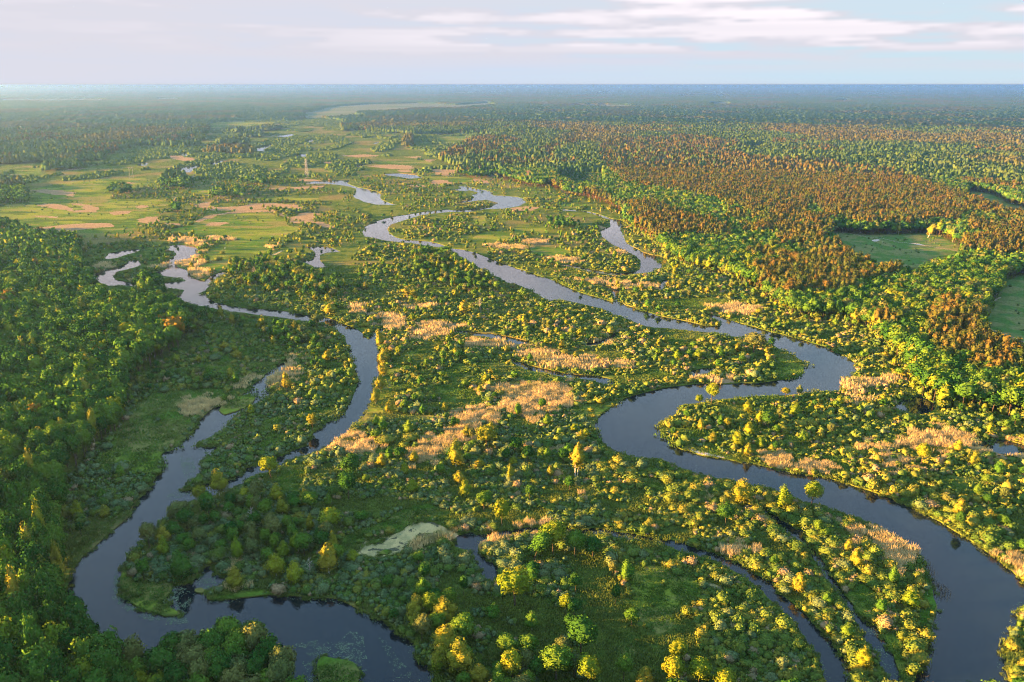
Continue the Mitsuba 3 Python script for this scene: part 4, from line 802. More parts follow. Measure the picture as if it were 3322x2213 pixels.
for g in (forest_r, forest_far, forest_l, forest_d, open_land, U['grove'], U['patch'], U['pine'], U['pmix'], U['shrubby']):
    prepare(g)
def low_by_water(x, y, h):
    """How much of height h a plant keeps so that it does not screen the water right behind it; banks carry low growth."""
    k = np.ones(len(x)); d = np.hypot(x, y)
    for t in (1.0, .75, .5, .25):
        s = HC / (HC - h * t)
        k[inside(water, x * s, y * s)] = t - .25 if t > .25 else 0.0
    return k
PLANTS = []            # (kind, model key, colour, x, y, scale_xy, scale_z, d, label, group)
def add(kind, key, colour, x, y, sx, sz, label, group=None, rank=0):
    PLANTS.append((kind, key, colour, float(x), float(y), float(sx), float(sz), math.sqrt(x * x + y * y + HC * HC), label, group, rank))
# the trees one notices, each with a label of its own
manual_xy = []
for kind, colour, x, y, w, h, label in MANUAL:
    manual_xy.append((x, y, w / 2))
    d = math.sqrt(x * x + y * y + HC * HC); lod = 'a' if d < 560 else 'b'
    if kind == 'willow_shrub':
        add(kind, 'shrub_a', {'gold': 'gold', 'green': 'grey'}[colour], x, y, w / 5.0, min(4.6, 1.6 + .25 * w) / 3.2, label, rank=1)
    elif kind == 'dead_tree':
        add(kind, 'dead', 'bare', x, y, h / 10, h / 10, label, rank=1)
    elif colour == 'white':
        add(kind, 'white_birch', 'white', x, y, w / 5, h / 17, label, rank=1)
    elif kind == 'spruce_tree':
        add(kind, 'spruce', 'dark', x, y, w / 7, h / 16, label, rank=1)
    elif kind == 'birch_tree':
        add(kind, 'birch_' + lod, colour, x, y, w / 6, h / 16, label, rank=1)
    else:
        add(kind, 'broad_' + lod, colour, x, y, w / BW, h / BH, label, rank=1)
MX = np.array(manual_xy)
def free(x, y, k=.8):
    return np.array([not np.any((MX[:, 0] - a) ** 2 + (MX[:, 1] - b) ** 2 < (MX[:, 2] * k) ** 2) for a, b in zip(x, y)], bool) if len(x) else np.zeros(0, bool)
LODS = (('a', 0, 460), ('b', 460, 860), ('c', 860, 1600))
def stand(zone, seed, choose, spacing, left=0.0, lods=LODS):
    for lod, d0, d1 in lods:
        x, y = scatter(spacing, d0, d1, seed, zone, left)
        if not len(x):
            continue
        k = free(x, y); x, y = x[k], y[k]
        q = np.random.default_rng(seed + 77)
        choose(lod, x, y, q)
def left_forest(lod, x, y, q):
    k = (low_by_water(x, y, np.full(len(x), 18.0)) == 1) | (y < 470); x, y = x[k], y[k]
    t = n2(x, y, 30, 2)
    for a, b, c, u in zip(x, y, t, q.uniform(size=(len(x), 4))):
        where = 'bottom' if b < 270 else 'middle' if b < 420 else 'upper'
        lab = {'bottom': 'broadleaf tree in the shaded forest beside the lower river loop', 'middle': 'broadleaf tree in the forest above the shaded riverside meadow', 'upper': 'broadleaf tree in the forest behind the left channel bends'}[where]
        grp = {'bottom': 'trees of the shaded forest by the lower loop', 'middle': 'trees of the forest above the shaded meadow', 'upper': 'trees of the forest behind the left bends'}[where]
        h = 10.5 + 8.5 * u[0] ** 1.5 + 3 * c + (4 if b < 300 else 0) + (5 if b < 300 and a < -.66 * math.hypot(b, 60) else 0)
        if u[1] < .05:
            col = 'gold' if u[2] < .6 else 'bright'
            add('birch_tree', 'birch_' + lod, col, a, b, .8 + .3 * u[3], h * 1.08 / 16, 'slender ' + TONE[col] + ' birch in the left forest ' + {'bottom': 'near the lower river loop', 'middle': 'above the shaded meadow', 'upper': 'behind the channel bends'}[where], TONE[col] + ' birches in the left forest, ' + where)
        elif u[1] < .056:
            add('pine_tree', 'pine_' + lod, 'rust', a, b, .9, h * 1.1 / 20, 'rust-coloured tree dotted among the green of the left forest', 'rusty trees in the left forest')
        else:
            col = 'dark' if u[2] < .46 else 'mid' if u[2] < .93 else 'bright' if u[2] < .99 else 'autumn'
            add('broadleaf_tree', 'broad_' + lod, col, a, b, .78 + .40 * u[3], h / BH, TONE[col] + ' ' + lab, TONE[col] + ' ' + grp)
stand(forest_l, 21, left_forest, 5.1, left=90)
def clump(lod, x, y, q):
    for a, b, u in zip(x, y, q.uniform(size=(len(x), 4))):
        add('broadleaf_tree', 'broad_' + lod, ('dark' if u[0] < .4 else 'mid' if u[0] < .75 else 'pale' if u[0] < .9 else 'bright'), a, b, .85 + .3 * u[1], (13 + 5 * u[2]) / BH, TONE['dark' if u[0] < .4 else 'mid' if u[0] < .75 else 'pale' if u[0] < .9 else 'bright'] + ' broadleaf tree in the clump that juts into the river at the bottom', TONE['dark' if u[0] < .4 else 'mid' if u[0] < .75 else 'pale' if u[0] < .9 else 'bright'] + ' trees of the clump at the bottom of the lower river')
stand(forest_d, 22, clump, 6.6)
def right_forest(lod, x, y, q):
    k = np.ones(len(x), bool)
    for t in (5.0, 10.0, 15.0):
        k &= ~inside(clear, x * HC / (HC - t), y * HC / (HC - t))
    x, y = x[k], y[k]
    pine, pmix, shr = inside(U['pine'], x, y), inside(U['pmix'], x, y), inside(U['shrubby'], x, y)
    t, t2 = n2(x, y, 90, 4), n2(x, y, 35, 6)
    for a, b, p, m, s, c, c2, u in zip(x, y, pine, pmix, shr, t, t2, q.uniform(size=(len(x), 4))):
        far = b > 900
        place = 'near the right edge' if b < 560 else 'beside the big clearing' if b < 800 else 'on the far side of the clearing'
        if s:
            add('broadleaf_tree', 'broad_' + lod, 'pale' if u[0] < .3 else 'dark', a, b, .5 + .3 * u[1], .3 + .2 * u[2], 'low young tree in the dark gap between two pine blocks', 'young trees in the gap between pine blocks')
        elif (p and u[0] < .64 + .6 * (c2 - .3)) or (m and c2 < .54 and u[0] < .9) or (not p and not m and c > .60 and u[0] < .8):
            col = 'rust' if u[1] < .15 + .7 * c else 'green'
            add('pine_tree', 'pine_' + lod, col, a, b, .62 + .55 * u[2], (14 + 7 * u[3] + 2 * c) / 20, TONE[col] + ' pine in the pine forest ' + place, TONE[col] + ' pines ' + place)
        else:
            if u[1] < .10:
                col = 'bright' if u[0] < .5 else 'gold'
                add('birch_tree', 'birch_' + lod, col, a, b, .8 + .4 * u[2], (14 + 5 * u[3]) / 16, 'slender ' + TONE[col] + ' birch in the right forest ' + place, TONE[col] + ' birches in the right forest ' + place)
            else:
                col = 'dark' if u[1] < .42 else 'mid' if u[1] < .82 else 'bright' if u[1] < .90 else 'pale'
                add('broadleaf_tree', 'broad_' + lod, col, a, b, .80 + .45 * u[2], (12 + 6 * u[3]) / BH, TONE[col] + ' broadleaf tree in the right forest ' + place, TONE[col] + ' broadleaf trees in the right forest ' + place)
stand(forest_r, 23, right_forest, 4.9)
def far_forest(lod, x, y, q):
    t = n2(x, y, 160, 8)
    for a, b, c, u in zip(x, y, t, q.uniform(size=(len(x), 4))):
        if c > .60:
            add('pine_tree', 'pine_' + lod, 'rust' if u[0] < .5 else 'green', a, b, .9 + .4 * u[1], .8 + .2 * u[2], 'far pine in the hazy forest toward the horizon', 'far pines')
        else:
            add('broadleaf_tree', 'broad_' + lod, 'dark' if u[0] < .45 else 'mid' if u[0] < .85 else 'pale', a, b, .8 + .5 * u[1], .8 + .4 * u[2], 'far broadleaf tree in the hazy forest toward the horizon', 'far broadleaf trees')
stand(forest_far, 24, far_forest, 7.0)
def grove(lod, x, y, q):
    keep = (n2(x, y, 14, 9) + .25 * q.uniform(size=len(x)) > .60) & (low_by_water(x, y, np.full(len(x), 7.0)) == 1)
    for a, b, u in zip(x[keep], y[keep], q.uniform(size=(keep.sum(), 4))):
        where = 'on the shaded marsh by the river loop' if a < 20 and b < 420 and a < -60 else 'on the lower marsh' if b < 330 else 'on the lit willow marsh'
        if u[0] < .25:
            add('birch_tree', 'birch_' + lod, 'gold' if u[1] < .3 else 'bright' if u[1] < .6 else 'mid', a, b, .6 + .35 * u[2], .45 + .35 * u[3], 'small slender tree standing among willows ' + where, 'slender trees among willows ' + where)
        else:
            add('broadleaf_tree', 'broad_' + lod, 'dark' if u[1] < .35 else 'mid' if u[1] < .75 else 'pale', a, b, .45 + .35 * u[2], .40 + .30 * u[3], 'small round tree standing among willows ' + where, 'round trees among willows ' + where)
stand(U['grove'].difference(water.buffer(1.5)).difference(mead), 25, grove, 6.5)
def patch(lod, x, y, q):
    k = low_by_water(x, y, np.full(len(x), 11.0)) == 1; x, y = x[k], y[k]
    for a, b, u in zip(x, y, q.uniform(size=(len(x), 4))):
        if u[0] < .3:
            add('birch_tree', 'birch_' + lod, 'gold' if u[1] < .4 else 'mid', a, b, .7 + .3 * u[2], .6 + .3 * u[3], 'slender tree of a small copse on the far plain', 'slender trees of the copses on the plain')
        else:
            add('broadleaf_tree', 'broad_' + lod, 'dark' if u[1] < .6 else 'mid', a, b, .8 + .4 * u[2], .6 + .35 * u[3], 'dark round tree of a small copse on the far plain', 'round trees of the copses on the plain')
stand(U['patch'].difference(water), 26, patch, 8.0)
# willow shrubs over the open marsh: a layer of large bushes in belts, and low growth filling between
def marsh(lod, x, y, q, big):
    d = np.sqrt(x * x + y * y + HC * HC)
    t, t2, t3 = n2(x, y, 11, 3, 2), n2(x, y * .45, 60, 5), n2(x, y, 38, 15)
    thin = np.clip((d - 500) / 900, 0, 1)
    keep = (t2 > .35 + .13 * thin) & free(x, y, 1.0)
    keep &= (t + .8 * (t3 - .5) > (.37 if big else .33) + .10 * thin)
    tone = n2(x, y, 45, 12)
    for a, b, c, s, u in zip(x[keep], y[keep], tone[keep], t3[keep], q.uniform(size=(keep.sum(), 4))):
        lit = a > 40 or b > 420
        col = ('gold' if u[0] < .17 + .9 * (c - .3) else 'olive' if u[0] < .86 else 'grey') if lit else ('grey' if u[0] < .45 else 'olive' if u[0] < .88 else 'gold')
        if u[0] > .955 or (c > .60 and u[0] > .85):
            col = 'tan'
        w = (.52 + .95 * u[1] ** 2.5) * (.72 + 1.4 * max(0, s - .38)) if big else .28 + .36 * u[1]
        zone = 'the marsh right of the big river' if a > 115 and b < 460 else 'the spit between the stream and the big river' if a > 75 and b < 330 else 'the lower marsh round the duckweed pond' if b < 330 and a > -75 else 'the shaded bank of the left river arm' if b < 480 and a < -60 else 'the central marsh between the two arms' if b < 520 else 'the upper marsh along the long reach'
        z = w * (.60 + .65 * u[3]) if big else w * (.8 + .6 * u[3])
        kz = low_by_water(np.array([a]), np.array([b]), 3.0 * z)[0]
        if kz == 0:
            if u[2] < .5:
                continue
            kz = .25
        if kz < 1:
            z *= max(kz, .3); w *= max(kz, .45)
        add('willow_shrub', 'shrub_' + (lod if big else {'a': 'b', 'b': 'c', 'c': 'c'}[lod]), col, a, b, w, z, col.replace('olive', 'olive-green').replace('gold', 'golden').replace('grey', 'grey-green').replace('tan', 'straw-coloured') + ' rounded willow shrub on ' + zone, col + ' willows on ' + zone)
for lod, d0, d1, sp in (('a', 0, 390, 2.7), ('b', 390, 860, 3.4), ('c', 860, 1600, 5.0)):
    x, y = scatter(sp, d0, d1, 31 + ord(lod), open_land); marsh(lod, x, y, np.random.default_rng(91 + ord(lod)), True)
for lod, d0, d1, sp in (('a', 0, 390, 1.8), ('b', 390, 760, 2.6)):
    x, y = scatter(sp, d0, d1, 41 + ord(lod), open_land); marsh(lod, x, y, np.random.default_rng(71 + ord(lod)), False)
# small trees that stand up out of the willows
def sprinkle(lod, x, y, q):
    k = (n2(x, y, 40, 31) > .47) & (low_by_water(x, y, np.full(len(x), 9.0)) == 1); x, y = x[k], y[k]
    for a, b, u in zip(x, y, q.uniform(size=(len(x), 4))):
        where = 'the lower marsh' if b < 330 else 'the central marsh' if b < 520 else 'the upper marsh'
        if u[0] < .55:
            add('birch_tree', 'birch_' + lod, 'gold' if u[1] < .25 else 'bright' if u[1] < .6 else 'mid', a, b, .55 + .35 * u[2], .32 + .28 * u[3], 'small slender tree rising alone out of the willows of ' + where, 'slender trees rising from ' + where)
        else:
            add('broadleaf_tree', 'broad_' + lod, 'dark' if u[1] < .4 else 'mid' if u[1] < .8 else 'pale', a, b, .36 + .30 * u[2], .32 + .25 * u[3], 'small round dark tree rising alone out of the willows of ' + where, 'round trees rising from ' + where)
stand(open_land, 28, sprinkle, 15)
# low growth along the feet of the right forest
edge = U['for_r'].difference(clear).intersection(U['flood'].buffer(16)).difference(water)
x, y = scatter(4.0, 0, 1100, 58, edge); q = np.random.default_rng(13)
for a, b, u in zip(x, y, q.uniform(size=(len(x), 4))):
    add('willow_shrub', 'shrub_b', 'olive' if u[0] < .7 else 'gold', a, b, .7 + .6 * u[1], 1.0 + 1.0 * u[2], 'bushy green shrub at the foot of the right forest edge', 'shrubs at the foot of the right forest')
x, y = scatter(11, 0, 1300, 57, clear.difference(tracks.buffer(3)).difference(sand)); q = np.random.default_rng(5); k = n2(x, y, 18, 26) > .53
for a, b, u in zip(x[k], y[k], q.uniform(size=(k.sum(), 3))):
    add('willow_shrub', 'shrub_c', 'olive' if u[0] < .7 else 'grey', a, b, .3 + .5 * u[1], .3 + .5 * u[2], 'low green bush dotted over a grassy clearing in the right forest', 'low bushes in the clearings')
# lone shrubs on meadows and along forest feet
x, y = scatter(17, 0, 1700, 55, mead.difference(isles)); q = np.random.default_rng(3)
k = (n2(x, y, 30, 21) > .56) & free(x, y, 1.1)
for a, b, u in zip(x[k], y[k], q.uniform(size=(k.sum(), 3))):
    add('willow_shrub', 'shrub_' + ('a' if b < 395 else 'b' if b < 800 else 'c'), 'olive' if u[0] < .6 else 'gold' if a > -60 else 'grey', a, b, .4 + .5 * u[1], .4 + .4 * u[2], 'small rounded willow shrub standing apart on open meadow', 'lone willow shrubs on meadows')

# ---------------------------------------------------------------- instances: the 300 largest of a kind are things, the rest is stuff
dead = []
def dead_model():
    q = np.random.default_rng(8)
    ms = [limb((0, 0, -.3), (.15, .1, 10), .22, .05, 7)]
    for i in range(11):
        z = 3 + 6.3 * i / 11; ph = i * 2.4; k = 2.3 * (1 - .06 * i)
        e = (k * math.cos(ph), k * math.sin(ph), z + k * .9)
        ms.append(limb((.1, 0, z), e, .09, .03, 4))
        for s in (-.5, .5):
            ms.append(limb(np.array(e) * [.6, .6, 1] - [0, 0, .5 * k * .7], (k * math.cos(ph + s), k * math.sin(ph + s), z + k * 1.1), .05, .02, 3))
    return trimesh.util.concatenate(ms)
scene['model_dead_bare_0'] = {'type': 'shapegroup', 'trunk': mikit.ply(dead_model(), 'dead_wood', smooth=True)}
MODELS[('dead', 'bare')] = ['model_dead_bare_0']
STUFF = {'broadleaf_tree': ('broadleaf_forest', 'mass of broadleaf crowns filling the forests toward the horizon', 'forest'), 'pine_tree': ('pine_forest', 'mass of rust-gold pine crowns filling the right-hand forest', 'forest'),
         'birch_tree': ('birch_wood', 'scattered slender birch crowns through the far forests', 'wood'), 'willow_shrub': ('willow_thicket', 'thick cover of rounded willow shrubs over the marsh', 'thicket')}
CAT = {'broadleaf_tree': 'tree', 'birch_tree': 'birch tree', 'pine_tree': 'pine tree', 'spruce_tree': 'spruce tree', 'willow_tree': 'willow tree', 'dead_tree': 'dead tree', 'willow_shrub': 'willow shrub'}
qr = np.random.default_rng(404)
def matrix_of(x, y, z, sx, sz, a, lean=0.0):
    c, s = math.cos(a), math.sin(a)
    k = .86 + .28 * math.fmod(abs(x * 7.31 + y * 3.77), 1.0)
    return T(np.array([[sx * k * c, -sx / k * s, lean * sz, x], [sx * k * s, sx / k * c, 0, y], [0, 0, sz, z], [0, 0, 0, 1.0]]))
kinds = {}
for P in PLANTS:
    kinds.setdefault(P[0], []).append(P)
for kind, ps in kinds.items():
    vis = [seen(np.array([p[3]]), np.array([p[4]]), 4.0)[0][0] and abs(p[3]) / max(1, p[4] * CP + HC * SP) < .64 and (p[4] * SP + (4 - HC) * CP) / (p[4] * CP + HC * SP) > -.425 for p in ps]
    hs = {'broadleaf_tree': BH, 'pine_tree': 14, 'birch_tree': 12, 'willow_shrub': 3.4}.get(kind, 10)
    order = sorted(range(len(ps)), key=lambda i: (-ps[i][10], not vis[i], ps[i][7] / (ps[i][5] * ps[i][6]) ** .5))
    n_thing = n_stuff = 0
    for i in order:
        k_, key, colour, x, y, sx, sz, d, label, group, rank = ps[i]
        ms = MODELS[(key, colour)]
        m = ms[int(qr.integers(len(ms)))]
        lean = .34 if 'leaning' in label and rank else 0 if kind == 'dead_tree' else float(qr.normal() * .03)
        inst = {'type': 'instance', 'to_world': matrix_of(x, y, 0 if kind != 'dead_tree' else 0, sx, sz, qr.uniform(0, 6.28), lean), 'plant': {'type': 'ref', 'id': m}}
        if (vis[i] and n_thing < 300) or rank:
            key_ = kind + ('_%03d' % n_thing if n_thing else ''); n_thing += 1
            scene[key_] = inst; say(key_, label, None, CAT[kind], group)
        else:
            n_stuff += 1
            scene['%s__%05d' % (STUFF[kind][0], n_stuff)] = inst
    if n_stuff:
        say(STUFF[kind][0], STUFF[kind][1], 'stuff', STUFF[kind][2])
    print(kind, n_thing, n_stuff)

# ---------------------------------------------------------------- far crowns, as one mesh each
def crowns(x, y, w, h, seed, base=.25):
    q = np.random.default_rng(seed); k = len(x)
    ang = np.arange(6) / 6 * 2 * np.pi
    v = np.zeros((k, 13, 3)); jit = q.uniform(.75, 1.25, (k, 13, 1))
    a = ang[None] + q.uniform(0, 6.28, (k, 1))
    v[:, 0, 2] = 1
    v[:, 1:7, 0], v[:, 1:7, 1], v[:, 1:7, 2] = .62 * np.cos(a), .62 * np.sin(a), .78
    v[:, 7:, 0], v[:, 7:, 1], v[:, 7:, 2] = np.cos(a + .5), np.sin(a + .5), base
    n = unit(np.concatenate([v[:, :, :2], (v[:, :, 2:] - .35) * 1.3], 2) + .25 * q.normal(size=v.shape))
    v = v * jit * np.stack([w / 2, w / 2, h], -1)[:, None]
    v[..., 0] += x[:, None]; v[..., 1] += y[:, None]
    f = [(0, 1 + i, 1 + (i + 1) % 6) for i in range(6)] + [(1 + i, 7 + i, 1 + (i + 1) % 6) for i in range(6)] + [(1 + (i + 1) % 6, 7 + i, 7 + (i + 1) % 6) for i in range(6)]
    f = (np.array(f)[None] + (np.arange(k) * 13)[:, None, None]).reshape(-1, 3)
    return v.reshape(-1, 3), f, n.reshape(-1, 3)
FARD = 3600
x, y = scatter(9.5, 1600, FARD, 61, unary_union([forest_r, forest_far, U['patch']]))
q = np.random.default_rng(71); t = n2(x, y, 160, 8)
isp = (inside(U['pine'], x, y) & (q.uniform(size=len(x)) < .75)) | ((t > .60) & (q.uniform(size=len(x)) < .7))
print('far crowns', len(x))
for key, sel, bs, ww in (('broadleaf_forest__canopy', ~isp, 'leaf_canopy', 11), ('pine_forest__canopy', isp, 'needle', 8.5)):
    scene[key] = leaf_ply(crowns(x[sel], y[sel], ww * q.uniform(.8, 1.3, sel.sum()), q.uniform(11, 20, sel.sum()), 81), bs)
x, y = scatter(10, 1600, 5200, 62, open_land); t2 = n2(x, y * .4, 90, 5); k = (t2 > .50) & (low_by_water(x, y, np.full(len(x), 5.0)) == 1)
scene['willow_thicket__canopy'] = leaf_ply(crowns(x[k], y[k], q.uniform(5, 12, k.sum()), q.uniform(2.5, 7, k.sum()), 82, 0), 'willow_olive')
# beyond that the forest is one rolling canopy
na, nr = 760, 430
az = np.linspace(-.66, .66, na); rr = FARD * np.exp(np.linspace(-.05, math.log(70000 / FARD), nr))
A, R_ = np.meshgrid(az, rr); X, Y = R_ * np.sin(A) * 1.0, R_ * np.cos(A)
q = np.random.default_rng(83)
cell = (rr[1:] - rr[:-1]); cell = np.append(cell, cell[-1])[:, None]
Z = 12.5 + 6.5 * q.uniform(-1, 1, X.shape) * np.clip((9000 - R_) / 5000, .12, 1) + 5 * (n2(X.ravel(), Y.ravel(), 150, 3).reshape(X.shape) - .5)
hole = inside(unary_union([U['flood'], U['field'].buffer(15)]), X.ravel(), Y.ravel()).reshape(X.shape)
hole |= inside(clear, X.ravel(), Y.ravel()).reshape(X.shape)
Z[hole] = -2
i, j = np.meshgrid(np.arange(nr - 1), np.arange(na - 1), indexing='ij')
q0 = (i * na + j).ravel(); quad = np.stack([q0, q0 + 1, q0 + na + 1, q0 + na], 1)
quad = quad[(Z.ravel()[quad] > 0).any(1)]
fc = np.vstack([quad[:, [0, 1, 2]], quad[:, [0, 2, 3]]])
scene['broadleaf_forest__far_canopy'] = mikit.ply(trimesh.Trimesh(np.column_stack([X.ravel(), Y.ravel(), Z.ravel()]), fc, process=False), 'leaf_canopy', smooth=True)

# ---------------------------------------------------------------- reeds, grass, water plants (nobody could count these)
strewn = 0
def strew(stem, key, colour, x, y, s0, s1, z=0.0, seed=1, hz=(1, 1)):
    q = np.random.default_rng(seed); global strewn
    k = low_by_water(x, y, np.full(len(x), 1.5 if stem == 'reeds' else .7)) == 1 if z == 0 else np.ones(len(x), bool)
    for a, b in zip(x[k], y[k]):
        strewn += 1
        ms = MODELS[(key, colour)]
        s = q.uniform(s0, s1)
        scene['%s__%05d' % (stem, strewn)] = {'type': 'instance', 'to_world': matrix_of(a, b, z, s, s * q.uniform(*hz), q.uniform(0, 6.28)), 'plant': {'type': 'ref', 'id': ms[int(q.integers(len(ms)))]}}
x, y = scatter(2.4, 0, 480, 101, reed_zone); k = n2(x, y, 5, 17) > .36; strew('reeds', 'reed_a', 'straw', x[k], y[k], .75, 1.25, seed=2, hz=(.6, 1.2))
strew('grass', 'herb_a', 'rough', x[~k], y[~k], .8, 1.2, seed=22, hz=(.8, 1.6))
x, y = scatter(5.4, 480, 1000, 102, reed_zone); k = n2(x, y, 10, 17) > .36; strew('reeds', 'reed_b', 'straw', x[k], y[k], .8, 1.2, seed=3, hz=(.7, 1.2))
x, y = scatter(3.4, 0, 480, 103, reed_thin); strew('reeds', 'reed_a', 'straw', x, y, .7, 1.0, seed=4)
fringe = U['reed'].buffer(7).difference(reed_zone).difference(water.buffer(.5))
x, y = scatter(2.8, 0, 480, 109, fringe); k = n2(x, y, 6, 4) > .54; strew('reeds', 'reed_a', 'straw', x[k], y[k], .6, 1.0, seed=14)
x, y = scatter(6.5, 480, 900, 110, fringe); k = n2(x, y, 14, 4) > .54; strew('reeds', 'reed_b', 'straw', x[k], y[k], .6, 1.0, seed=15)
say('reeds', 'tan dry reeds standing in beds along the banks and meadows', 'stuff', 'reeds')
x, y = scatter(3.4, 0, 400, 104, mead.difference(water.buffer(.8))); strew('grass', 'herb_a', 'green', x, y, .8, 1.2, seed=5, hz=(.6, 1.1))
x, y = scatter(3.6, 0, 400, 105, open_land); strew('grass', 'herb_a', 'rough', x, y, .9, 1.3, seed=6, hz=(.9, 1.6))
x, y = scatter(7.5, 400, 800, 106, unary_union([mead.difference(water.buffer(1)), open_land])); k = n2(x, y, 20, 2) > .5
strew('grass', 'herb_b', 'green', x[k], y[k], .8, 1.2, seed=7); strew('grass', 'herb_b', 'rough', x[~k], y[~k], .8, 1.2, seed=8)
# sedge fringe hanging over the banks
fr = [np.array(LineString(r_.coords).segmentize(2.2).coords) for g in parts_of(water) for r_ in [g.exterior, *g.interiors]]
fr = np.vstack(fr); d = np.hypot(*fr.T); fr = fr[(d < 650) & seen(fr[:, 0], fr[:, 1])[0]]
fr = fr + np.random.default_rng(9).uniform(-1.2, 1.2, fr.shape); fr = fr[n2(fr[:, 0], fr[:, 1], 7, 41) > .42]
near = np.hypot(*fr.T) < 420
strew('grass', 'herb_a', 'rough', fr[near, 0], fr[near, 1], .28, .48, z=-.3, seed=10, hz=(1.4, 2.2))
say('grass', 'green sedge and herbs covering meadows, shrub gaps and banks', 'stuff', 'grass')
def pads(zone, n, rad, seed, z, clump=3.0):
    q = np.random.default_rng(seed); x0, y0, x1, y1 = zone.bounds
    k = int(n * (x1 - x0) * (y1 - y0) / zone.area)
    p = q.uniform([x0, y0], [x1, y1], (k, 2)); p = p[inside(zone, p[:, 0], p[:, 1])]
    p = p[n2(p[:, 0], p[:, 1], clump, seed) + q.uniform(-.2, .2, len(p)) > .58]
    a = np.arange(6) / 6 * 2 * np.pi + q.uniform(0, 6.28, (len(p), 1)); rr = rad * q.uniform(.6, 1.4, (len(p), 1))
    v = np.stack([p[:, :1] + rr * np.cos(a), p[:, 1:] + rr * np.sin(a), np.full(a.shape, z) + q.uniform(0, .03, a.shape)], -1)
    f = (np.array([(0, 1, 2), (0, 2, 3), (0, 3, 4), (0, 4, 5)])[None] + (np.arange(len(p)) * 6)[:, None, None]).reshape(-1, 3)
    return trimesh.Trimesh(v.reshape(-1, 3), f, process=False)
edges = water.buffer(-.3).difference(water.buffer(-2.2)).intersection(box(-260, 100, 260, 430))
lily = U['lily'].intersection(water.buffer(-.3))
scene['water_lilies'] = mikit.ply(trimesh.util.concatenate([pads(lily, 7000, .17, 5, -.40), pads(edges, 9000, .16, 15, -.40, 9.0)]), 'lily_leaf'); say('water_lilies', 'pale floating leaves scattered over the slow dark water', 'stuff', 'water lilies')
x, y = scatter(2.1, 0, 500, 111, U['weed'].intersection(water)); w_ = blades(np.random.default_rng(6), 22, 3.4, .8, .10, .3)
vs, fs, ns, k = [], [], [], 0
for a, b in zip(x, y):
    vs.append(w_[0] + [a, b, -.5]); fs.append(w_[1] + k); ns.append(w_[2]); k += len(w_[0])
scene['water_weeds'] = leaf_ply((np.vstack(vs), np.vstack(fs), np.vstack(ns)), 'weed_stem'); say('water_weeds', 'sparse brown rushes standing in the shallow water off the spit', 'stuff', 'rushes')

# ---------------------------------------------------------------- the few man-made things, and the swans
def put(key, mesh, bs, smooth=30):
    scene[key] = mikit.ply(mesh, bs, smooth=smooth)
def lattice(h, base, top, bays, rad):
    """four legs and crossed braces of a tower"""
    legs, braces = [], []
    def at(z, i):
        k = base + (top - base) * z / h; return np.array([k / 2 * (1 if i in (0, 3) else -1), k / 2 * (1 if i < 2 else -1), z])
    for i in range(4):
        legs.append(limb(at(0, i), at(h, i), rad, rad * .7, 4))
    zs = np.linspace(0, h, bays + 1)
    for z0, z1 in zip(zs[:-1], zs[1:]):
        for i in range(4):
            braces.append(limb(at(z0, i), at(z1, (i + 1) % 4), rad * .5, rad * .5, 3)); braces.append(limb(at(z0, (i + 1) % 4), at(z1, i), rad * .5, rad * .5, 3))
            braces.append(limb(at(z1, i), at(z1, (i + 1) % 4), rad * .5, rad * .5, 3))
    return legs, trimesh.util.concatenate(braces)
def shift(m, x, y, z=0):
    m = m.copy(); m.apply_translation((x, y, z)); return m
px, py = -390.7, 1525.7
legs, br = lattice(36, 7, 1.6, 9, .22)
for i, m in enumerate(legs):
    put('power_pylon__leg' + ('_%03d' % i if i else ''), shift(m, px, py), 'steel')
put('power_pylon__bracing', shift(br, px, py), 'steel')
for i, z in enumerate((26, 30, 34)):
    w = (6, 4.6, 3.4)[i]
    put('power_pylon__cross_arm' + ('_%03d' % i if i else ''), trimesh.util.concatenate([limb((px - w, py, z), (px + w, py, z), .2, .2, 4), limb((px - w, py, z), (px, py, z + 1.4), .12, .12, 3), limb((px + w, py, z), (px, py, z + 1.4), .12, .12, 3)]), 'steel')
say('power_pylon', 'grey steel lattice pylon standing on the far plain', category='pylon')
px, py = -728.4, 1533.1
for i, s in enumerate((-3.2, 3.2)):
    put('power_pole__post' + ('_%03d' % i if i else ''), limb((px + s, py, 0), (px + s, py, 22), .26, .18, 8), 'concrete', True)
put('power_pole__cross_arm', trimesh.util.concatenate([limb((px - 6, py, 20), (px + 6, py, 20), .3, .3, 5), limb((px - 3.2, py, 14), (px + 3.2, py, 20), .14, .14, 4), limb((px + 3.2, py, 14), (px - 3.2, py, 20), .14, .14, 4)]), 'concrete', True)
say('power_pole', 'two-legged pale power pole on the left of the far plain', category='power pole')
px, py = -63.8, 1586
put('utility_pole__post', limb((px, py, 0), (px, py, 17), .38, .26, 8), 'concrete', True)
put('utility_pole__cross_arm', limb((px - 1.6, py, 16), (px + 1.6, py, 16), .16, .16, 5), 'concrete', True)
say('utility_pole', 'single white pole in front of the copse left of the pines', category='pole')
px, py = 28.7, 1440
legs, br = lattice(19, 4.2, 3.2, 4, .2)
for i, m in enumerate(legs):
    put('watchtower__leg' + ('_%03d' % i if i else ''), shift(m, px, py), 'plank_wood')
put('watchtower__bracing', shift(br, px, py), 'plank_wood')
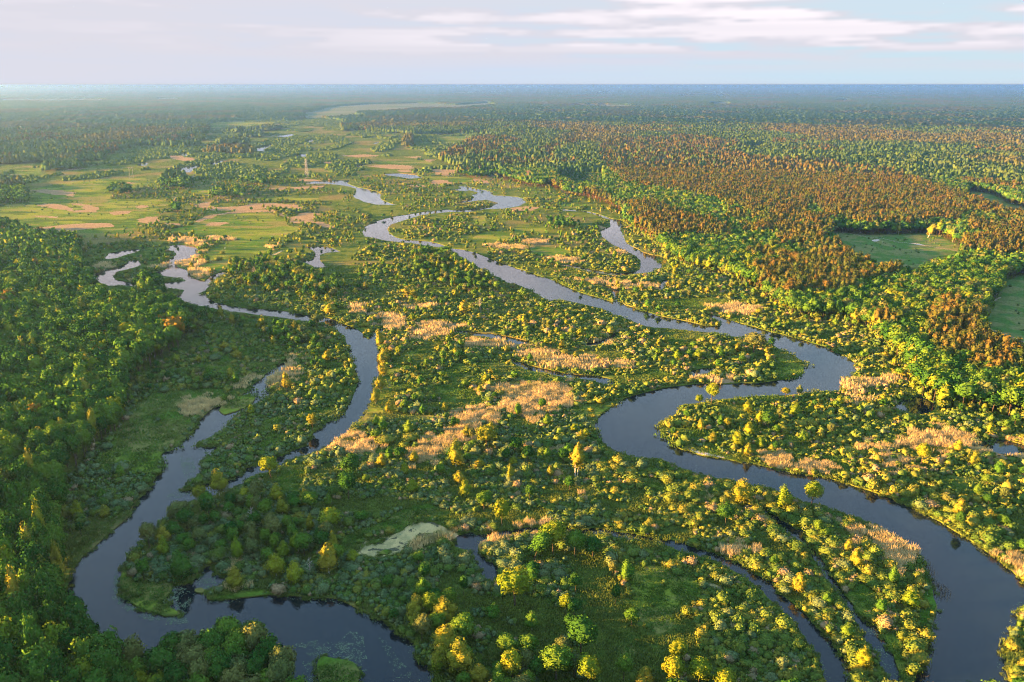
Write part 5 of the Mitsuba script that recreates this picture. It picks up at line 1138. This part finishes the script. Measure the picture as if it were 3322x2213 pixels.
put('watchtower__cabin', shift(trimesh.creation.box((3.6, 3.6, 2.4)), px, py, 20.2), 'plank_wood', False)
put('watchtower__roof', shift(trimesh.creation.box((8.2, 7.0, .5)), px, py, 22.4), 'plank_wood', False)
say('watchtower', 'wooden lookout tower with flat roof rising among the pines', category='watchtower')
def swan(key, x, y, z, label):
    q = np.random.default_rng(1)
    b = trimesh.creation.icosphere(2); v = np.array(b.vertices) * [.75, .38, .34]; v[:, 2] += .12 * np.clip(-v[:, 0], 0, 1) ; b = trimesh.Trimesh(v, b.faces, process=False)
    put(key + '__body', shift(b, x, y, z + .2), 'swan_white', True)
    n = tube(np.array([[.6, 0, .3], [.85, 0, .55], [.8, 0, .9], [.9, 0, 1.1], [1.1, 0, 1.05]]), np.array([.14, .09, .08, .1, .07]), 8)
    put(key + '__neck', shift(trimesh.Trimesh(*n, process=False), x, y, z), 'swan_white', True)
    put(key + '__beak', shift(trimesh.Trimesh(*tube(np.array([[1.1, 0, 1.05], [1.2, 0, 1.02], [1.3, 0, 1.0]]), np.array([.05, .04, .02]), 6), process=False), x, y, z), 'beak', True)
    for i, s in enumerate((-1, 1)):
        w = trimesh.creation.icosphere(1); v = np.array(w.vertices) * [.6, .1, .26] + [-.1, .3 * s, .35]
        put(key + '__wing' + ('_%03d' % i if i else ''), shift(trimesh.Trimesh(v, w.faces, process=False), x, y, z), 'swan_white', True)
    say(key, label, category='swan')
swan('swan', *SWANS[0], -.45, 'white swan on the water at the narrow neck of the left bends')
swan('swan_001', *SWANS[1], .1, 'white swan resting on the wide lit meadow')

# ---------------------------------------------------------------- air
scene['air'] = {'type': 'homogeneous', 'albedo': {'type': 'rgb', 'value': AIR_ALBEDO}, 'sigma_t': {'type': 'rgb', 'value': AIR_DENSITY}, 'phase': {'type': 'hg', 'g': AIR_G}}
scene['haze'] = {'type': 'cube', 'to_world': T().translate([0, 90000, 84]).scale([220000, 100000, 88]), 'bsdf': {'type': 'null'}, 'interior': {'type': 'ref', 'id': 'air'}}
say('haze', 'thin blue haze over the far forest', 'stuff', 'haze')
